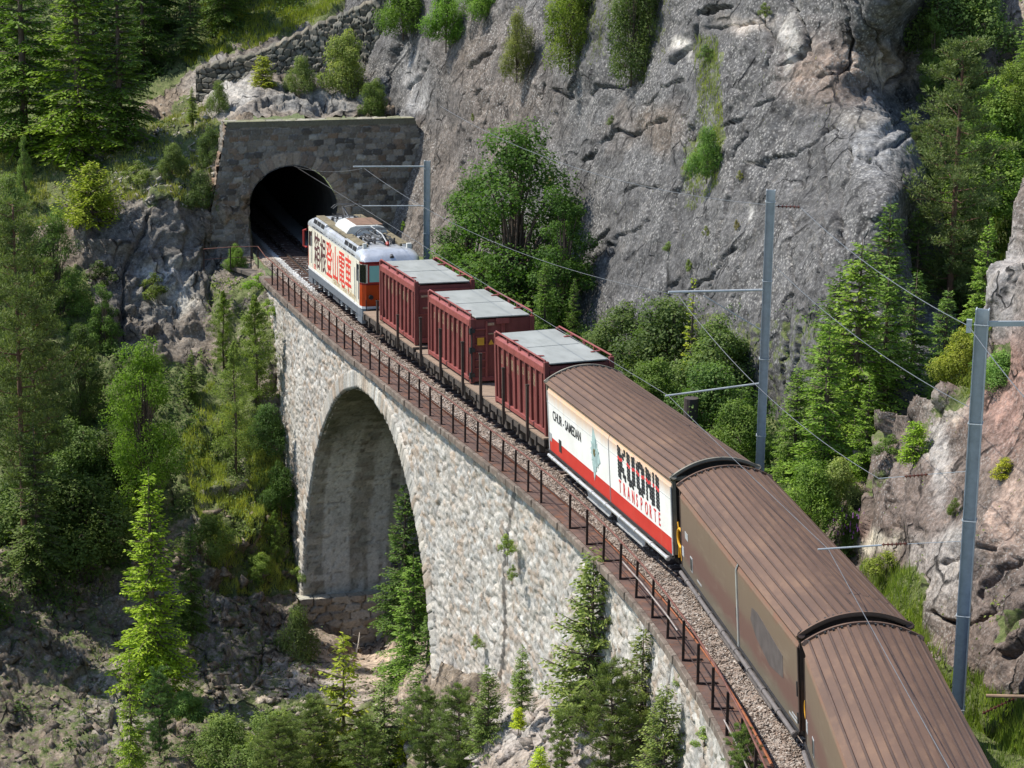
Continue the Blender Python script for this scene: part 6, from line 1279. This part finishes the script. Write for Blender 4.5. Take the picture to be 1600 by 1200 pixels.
 ('smallbush', 0, onto(outcrop, 1395, 712), .6, 1.3, 'low green shrub left of the small spruce on the outcrop', 'bush', (.07, .13, .03)),
 ('sapling', 1, onto(outcrop, 1567, 745), .55, 1.6, 'flat yellow green shrub on the outcrop right of the nearest mast', 'bush', (.16, .2, .02)),
 ('smallbush', 0, onto(outcrop, 1490, 808), .55, .7, 'dark slim shrub beside the nearest mast on the outcrop', 'bush', (.06, .1, .02)),
 ('bush', 0, onto(outcrop, 1325, 862), 1.3, .55, 'bush with purple flower spikes beside the brown roof', 'bush', (.075, .13, .05)),
 ('smallbush', 0, onto(outcrop, 1390, 905), .8, 1.2, 'yellowish shrub at the foot of the outcrop', 'bush', (.13, .18, .04)),
 ('bush', 1, onto(outcrop, 1560, 600), .9, 1.3, 'low shrub band above the red slab at the right edge', 'bush', (.08, .16, .05)),
 ('smallbush', 0, onto(outcrop, 1548, 545), 1.0, 1.0, 'shrub in the cleft of the pale rock at the right edge', 'bush', (.11, .16, .03)),
 ('spruce', 0, D(1460, 95, 96), 3.6, 1.1, 'dark shrubby spruce at the top edge right of the arete', T_, (.035, .07, .018)),
 ('bush', 1, D(1500, 75, 97), 3.0, 1.0, 'leafy bush at the top edge between arete and pale slab', 'bush', (.05, .09, .03)),
 ('broad', 1, D(1455, 180, 96), 3.6, .8, 'leafy tree below the dark shrubby spruce beside the arete', T_, (.06, .11, .03)),
 ('bush', 0, D(1560, 240, 93), 2.6, 1.1, 'bush on the grassy gully behind the tall pine', 'bush', (.07, .13, .03)),
 ('bush', 1, D(1545, 330, 91), 2.6, 1.1, 'larger bush lower in the grassy gully near the right edge', 'bush', (.075, .14, .03)),
 ('bush', 0, D(1595, 180, 92), 2.0, 1.0, 'bush at the right edge on top of the grassy gully', 'bush', (.08, .13, .03)),
 ('spruce', 1, D(1605, 110, 88), 3.4, .8, 'spruce boughs reaching in from the right edge near the top', T_, (.08, .15, .03)),
 # on the cliff
 ('shaggy', 0, onto(Cc, 905, 92) + np.array([-.3, -.5, 0]), 3.6, .75, 'yellow green juniper hanging over the cliff at the top, middle of three', 'bush', (.085, .13, .025)),
 ('shaggy', 0, onto(Cc, 985, 104) + np.array([-.3, -.6, 0]), 3.8, .7, 'darker juniper hanging down the cliff, right of the yellow green one', 'bush', (.05, .085, .028)),
 ('shaggy', 0, onto(Cc, 820, 112) + np.array([-.3, -.5, 0]), 2.7, .7, 'sparse brownish juniper on the cliff, leftmost of three', 'bush', (.085, .11, .04)),
 ('shaggy', 0, onto(Cc, 910, 30), 2.6, 1.0, 'juniper at the top edge above the yellow green one', 'bush', (.07, .12, .025)),
 ('shaggy', 0, onto(Cc, 1000, 35), 2.8, 1.0, 'dark juniper at the top edge above the hanging one', 'bush', (.045, .08, .025)),
 ('bush', 0, onto(Cc, 705, 65) + np.array([-.3, -.4, 0]), 2.6, .8, 'bright leafy bush spilling over the smooth slab above the portal', 'bush', (.07, .15, .025)),
 ('bush', 1, onto(Cc, 640, 45) + np.array([-.3, -.6, 0]), 2.6, .8, 'leafy bush at the right end of the retaining wall', 'bush', (.055, .11, .02)),
 ('bush', 1, onto(Cc, 755, 25), 1.9, .9, 'leafy bush at the top edge between slab and junipers', 'bush', (.06, .12, .025)),
 ('bush', 1, onto(Cc, 1108, 268) + np.array([-.2, -.4, 0]), 1.7, .62, 'round green bush clinging to the middle of the cliff', 'bush', (.06, .125, .035)),
 ('smallbush', 0, onto(Cc, 1112, 100), .7, 1.0, 'small shrub in the grassy crack above the round cliff bush', 'bush', (.07, .13, .04)),
 ('smallbush', 0, onto(Cc, 1040, 393), .45, 1.0, 'small shrub in the cliff crack below the round bush', 'bush', (.09, .15, .04)),
 ('smallbush', 0, onto(Cc, 1075, 425), .5, .8, 'shrub on the lower cliff above the thin yellowish spruce', 'bush', (.09, .14, .03)),
 ('smallbush', 0, onto(Cc, 1105, 370), .4, .7, 'tuft of herbs on the cliff left of the middle mast', 'bush', (.1, .13, .04)),
 ('smallbush', 0, onto(Cc, 1156, 362), .4, .7, 'brownish tuft on the cliff beside the pale spot left of the mast', 'bush', (.12, .12, .05)),
 ('smallbush', 0, onto(Cc, 1165, 287), .4, .7, 'upright tuft on the cliff left of the mast top', 'bush', (.12, .14, .04)),
 ('smallbush', 0, onto(Cc, 1200, 30), .6, .9, 'small shrub near the top of the cliff by the pale vein', 'bush', (.08, .12, .03)),
 ('smallbush', 0, onto(Cc, 955, 195), .4, .9, 'tiny shrub on the cliff beneath the junipers', 'bush', (.07, .11, .04)),
 ('smallbush', 0, onto(Cc, 742, 190), .4, .6, 'small weed on the brown slab right of the portal', 'bush', (.1, .14, .04)),
 ('smallbush', 0, onto(Cc, 628, 360), .5, .7, 'bright weed at the cliff foot behind the locomotive roof', 'bush', (.11, .2, .03)),
 ('smallbush', 0, onto(Cc, 862, 290), .5, .9, 'dry grassy tuft on the cliff above the darker leafy tree', 'bush', (.13, .15, .05)),
]
for a in PL: plant(*a)
# dead poles, stump, fallen branches
def pole(p0, p1, r, label, mat, nm='dead_trunk'):
    a, c = Vector(p0), Vector(p1); b = MB(); m = (c - a); b.tube([Vector((0, 0, 0)), m * .5 + Vector((.03, .02, 0)), m], [r, r * .8, r * .4], 8)
    for k in range(5): q = m * (.3 + .13 * k); b.tube([q, q + Vector((math.cos(k * 2.3) * .3, math.sin(k * 2.3) * .3, .08))], [r * .25, r * .1], 4)
    o = b.build(nm, mat, smooth=True); o.location = a; tag(o, label, 'dead tree'); return o
pole(D(1238, 650, 88), D(1238, 472, 87.5), .07, 'thin bare dead trunk right of the middle mast', paint('charred_bark', (.05, .045, .04), .9))
b = MB(); q = D(1078, 690, 86); b.tube([(0, 0, 0), (0, 0, 1.0), (0, 0, 1.55)], [.28, .25, .25], 14); o = b.build('tree_stump', paint('stump_bark', (.07, .055, .05), .9, bmp=.6), smooth=False); o.location = q; tag(o, 'dark sawn off stump behind the roof of the white wagon', 'stump')
for i, (a, c, lab) in enumerate([((D(497, 1045, 113), D(512, 1015, 112.8)), .05, 'pale fallen branch on the sandy soil left of the young spruce'), ((D(556, 1025, 113), D(562, 988, 113.5)), .04, 'pale stick standing on the sandy soil under the arch'), ((D(585, 1052, 111.5), D(600, 1030, 111.5)), .05, 'pale stick lying right of the young spruce'), ((D(182, 230, 133.5), D(212, 200, 134)), .06, 'grey dead branch on the slope above the juniper')]):
    pole(a[0], a[1], c, lab, DEAD, 'fallen_branch')
# flower spikes
FL = paint('purple_flower', (.3, .12, .36), .7, 0, .2, 9); b = MB(); rg = random.Random(8); o0 = Vector(onto(outcrop, 1325, 858))
for k in range(60): p = Vector((rg.gauss(0, .35), rg.gauss(-.25, .2), rg.uniform(.5, 1.25))); b.tube([p, p + Vector((0, 0, rg.uniform(.06, .14)))], [.028, .008], 5)
o = b.build('flowers', FL); o.location = o0; tag(o, 'cluster of purple flower spikes beside the brown roof', 'flowers')
# ------------------------------------------------------------------ grass and ground cover
GR_ = leaf_mat('grass_blade', .3)
def scatter(name, sh, poly, n, ln, wd, tint, seed, dens=.0, leaf=False, hmax=.0):
    rg = np.random.default_rng(seed); P = np.array(poly, float); x0, y0 = P.min(0); x1, y1 = P.max(0); x = rg.uniform(x0, x1, n * 2); y = rg.uniform(y0, y1, n * 2); k = inpoly(x, y, poly); x = x[k][:n]; y = y[k][:n]
    c = sh.at(x, y); q = fbm(c / 1.1, 3, seed) + rg.normal(0, .25, len(c)); c = c[q > dens]; n = len(c); h = ln * rg.uniform(.5, 1.3, n) * (1 + .4 * vnoise(c / .8, 3))
    if leaf:
        c = c + np.stack([rg.normal(0, .05, n), rg.normal(0, .05, n), rg.uniform(0, hmax, n)], 1); a = rv(rg, n); N = rv(rg, n) * .7 + np.array([0, -.2, .8]); a = np.cross(N, a); a /= np.linalg.norm(a, axis=1, keepdims=True) + 1e-9; b = np.cross(N, a); b /= np.linalg.norm(b, axis=1, keepdims=True) + 1e-9
        V, F = quads(c, a * h[:, None] * .6, b * h[:, None] * .38)
    else:
        d = rv(rg, n) * .38 + np.array([0, -.12, 1.]); s_ = rv(rg, n) * np.array([1, 1, 0]); s_ /= np.linalg.norm(s_, axis=1, keepdims=True) + 1e-9; tip = c + d * h[:, None]; tip[:, 2] -= .1 * h
        V = np.stack([c - s_ * wd, c + s_ * wd, tip], 1).reshape(-1, 3); F = np.arange(3 * n).reshape(-1, 3)
    v = np.clip(.5 + .28 * vnoise(c / .9, seed + 3) + rg.normal(0, .16, n), 0, 1); o = npmesh(name, V, F, GR_ if not leaf else LEAF, None, False, {'v': np.repeat(v, F.shape[1])}, 'stuff'); o.color = (tint[0] * 1.75, tint[1] * 1.6, tint[2] * 1.4, 1); return o
scatter('grass', left, grass_left, 26000, .26, .02, (.19, .21, .06), 1, .0)
scatter('grass', left, [(330, -10), (560, -10), (500, 40), (300, 108), (280, 90)], 12000, .35, .02, (.16, .2, .035), 2, -.4)
scatter('grass', left, [(330, 600), (470, 760), (475, 930), (350, 930), (310, 820), (280, 700)], 30000, .3, .02, (.22, .26, .07), 3, -.1)
scatter('grass', outcrop, [(1350, 880), (1440, 900), (1450, 1000), (1560, 1080), (1640, 1120), (1640, 1300), (1400, 1300)], 26000, .34, .014, (.14, .2, .05), 4, -.6)
scatter('grass', outcrop, [(1420, 690), (1500, 600), (1540, 560), (1560, 590), (1480, 640), (1440, 700)], 5000, .16, .012, (.13, .17, .04), 5, .1)
scatter('grass', gully, [(1400, 150), (1640, 130), (1640, 600), (1380, 600)], 24000, .4, .022, (.09, .14, .035), 6, -.4)
scatter('undergrowth', left, grass_left, 16000, .09, .02, (.1, .14, .045), 7, .35, True, .3)
scatter('undergrowth', left, [(-60, 420), (130, 420), (180, 560), (300, 600), (330, 760), (200, 900), (60, 1000), (-60, 1000)], 36000, .13, .02, (.055, .095, .025), 8, -.2, True, .6)
scatter('undergrowth', left, [(-60, -100), (560, -100), (480, 30), (280, 110), (100, 260), (-60, 250)], 30000, .14, .02, (.04, .075, .018), 9, -.3, True, .7)
scatter('undergrowth', left, [(330, 440), (430, 440), (450, 620), (470, 900), (380, 900), (300, 640)], 15000, .1, .02, (.1, .15, .04), 10, .2, True, .35)
scatter('undergrowth', left, [(60, 880), (380, 900), (460, 960), (700, 1100), (760, 1230), (0, 1230)], 26000, .1, .02, (.06, .1, .03), 11, .35, True, .3)
scatter('undergrowth', gully, [(1380, -60), (1660, -60), (1640, 700), (1330, 760)], 30000, .12, .02, (.055, .1, .025), 12, -.1, True, .6)
class ShelfS:
    def at(s, x, y): P = TRK(x, y, -.42); P[:, 2] += np.clip(y - 4, 0, 99) * .28; return P
scatter('undergrowth', ShelfS(), [(16, 2.8), (66, 2.8), (66, 8.5), (16, 8.5)], 60000, .1, .02, (.055, .105, .028), 13, -.5, True, .7)
scatter('grass', ShelfS(), [(-12, 2.2), (70, 2.2), (70, 5.5), (-12, 5.5)], 40000, .3, .014, (.12, .18, .045), 14, -.5)

scatter('grass', cliff, [(1085, 60), (1125, 60), (1135, 130), (1125, 290), (1080, 330), (1050, 320), (1068, 250), (1095, 180)], 5000, .24, .014, (.15, .19, .06), 15, -.2)
scatter('grass', cliff, [(850, -30), (1060, -30), (1040, 90), (1000, 130), (860, 90)], 6000, .22, .014, (.12, .15, .05), 16, .15)
scatter('grass', cliff, [(620, 60), (1400, 60), (1400, 520), (900, 520), (700, 380)], 5000, .14, .014, (.13, .15, .06), 17, .95)
scatter('undergrowth', cliff, [(900, 480), (1400, 480), (1400, 800), (1000, 700)], 12000, .09, .02, (.06, .11, .03), 18, .2, True, .3)
scatter('grass', left, [(150, 900), (480, 880), (480, 1100), (700, 1110), (760, 1240), (100, 1240)], 14000, .22, .014, (.13, .17, .05), 19, .45)
scatter('undergrowth', outcrop, [(1340, 640), (1500, 560), (1800, 560), (1800, 1100), (1340, 1000)], 5000, .06, .02, (.1, .14, .04), 20, .75, True, .12)
# loose stones and rubble on the gorge floor and along the track foot
def rubble(name, sh, poly, n, s0, s1, tint, seed):
    rg = np.random.default_rng(seed); P = np.array(poly, float); a, b_ = P.min(0), P.max(0); x = rg.uniform(a[0], b_[0], n * 3); y = rg.uniform(a[1], b_[1], n * 3); k = inpoly(x, y, poly); c = sh.at(x[k][:n], y[k][:n]); n = len(c)
    sz = (s0 + (s1 - s0) * rg.random((n, 1, 1)) ** 3) * rg.uniform(.6, 1.3, (n, 1, 3)); V = c[:, None] + (oc[None] * np.array([1, 1, .8]) + rg.normal(0, .28, (n, 6, 3))) * sz; F = (of[None] + 6 * np.arange(n)[:, None, None]).reshape(-1, 3)
    o = npmesh(name, V.reshape(-1, 3), F, LROCK, None, False, {'tint': np.repeat(np.array(tint) * rg.uniform(.7, 1.3, (n, 1)), 6, 0), 'green': np.zeros(n * 6)}, 'stuff'); return o
rubble('rubble', left, [(440, 1000), (620, 1000), (680, 1100), (760, 1200), (400, 1240), (300, 1100)], 1400, .03, .32, (.33, .28, .22), 31)
rubble('rubble', left, [(100, 190), (340, 150), (350, 330), (150, 320)], 900, .03, .25, (.33, .3, .25), 32)
rubble('rubble', left, [(0, 850), (470, 780), (470, 1000), (300, 1200), (0, 1200)], 1000, .04, .42, (.2, .16, .12), 33)
rubble('rubble', left, [(740, 1080), (1000, 1130), (1040, 1240), (740, 1240)], 500, .04, .35, (.3, .26, .23), 34)
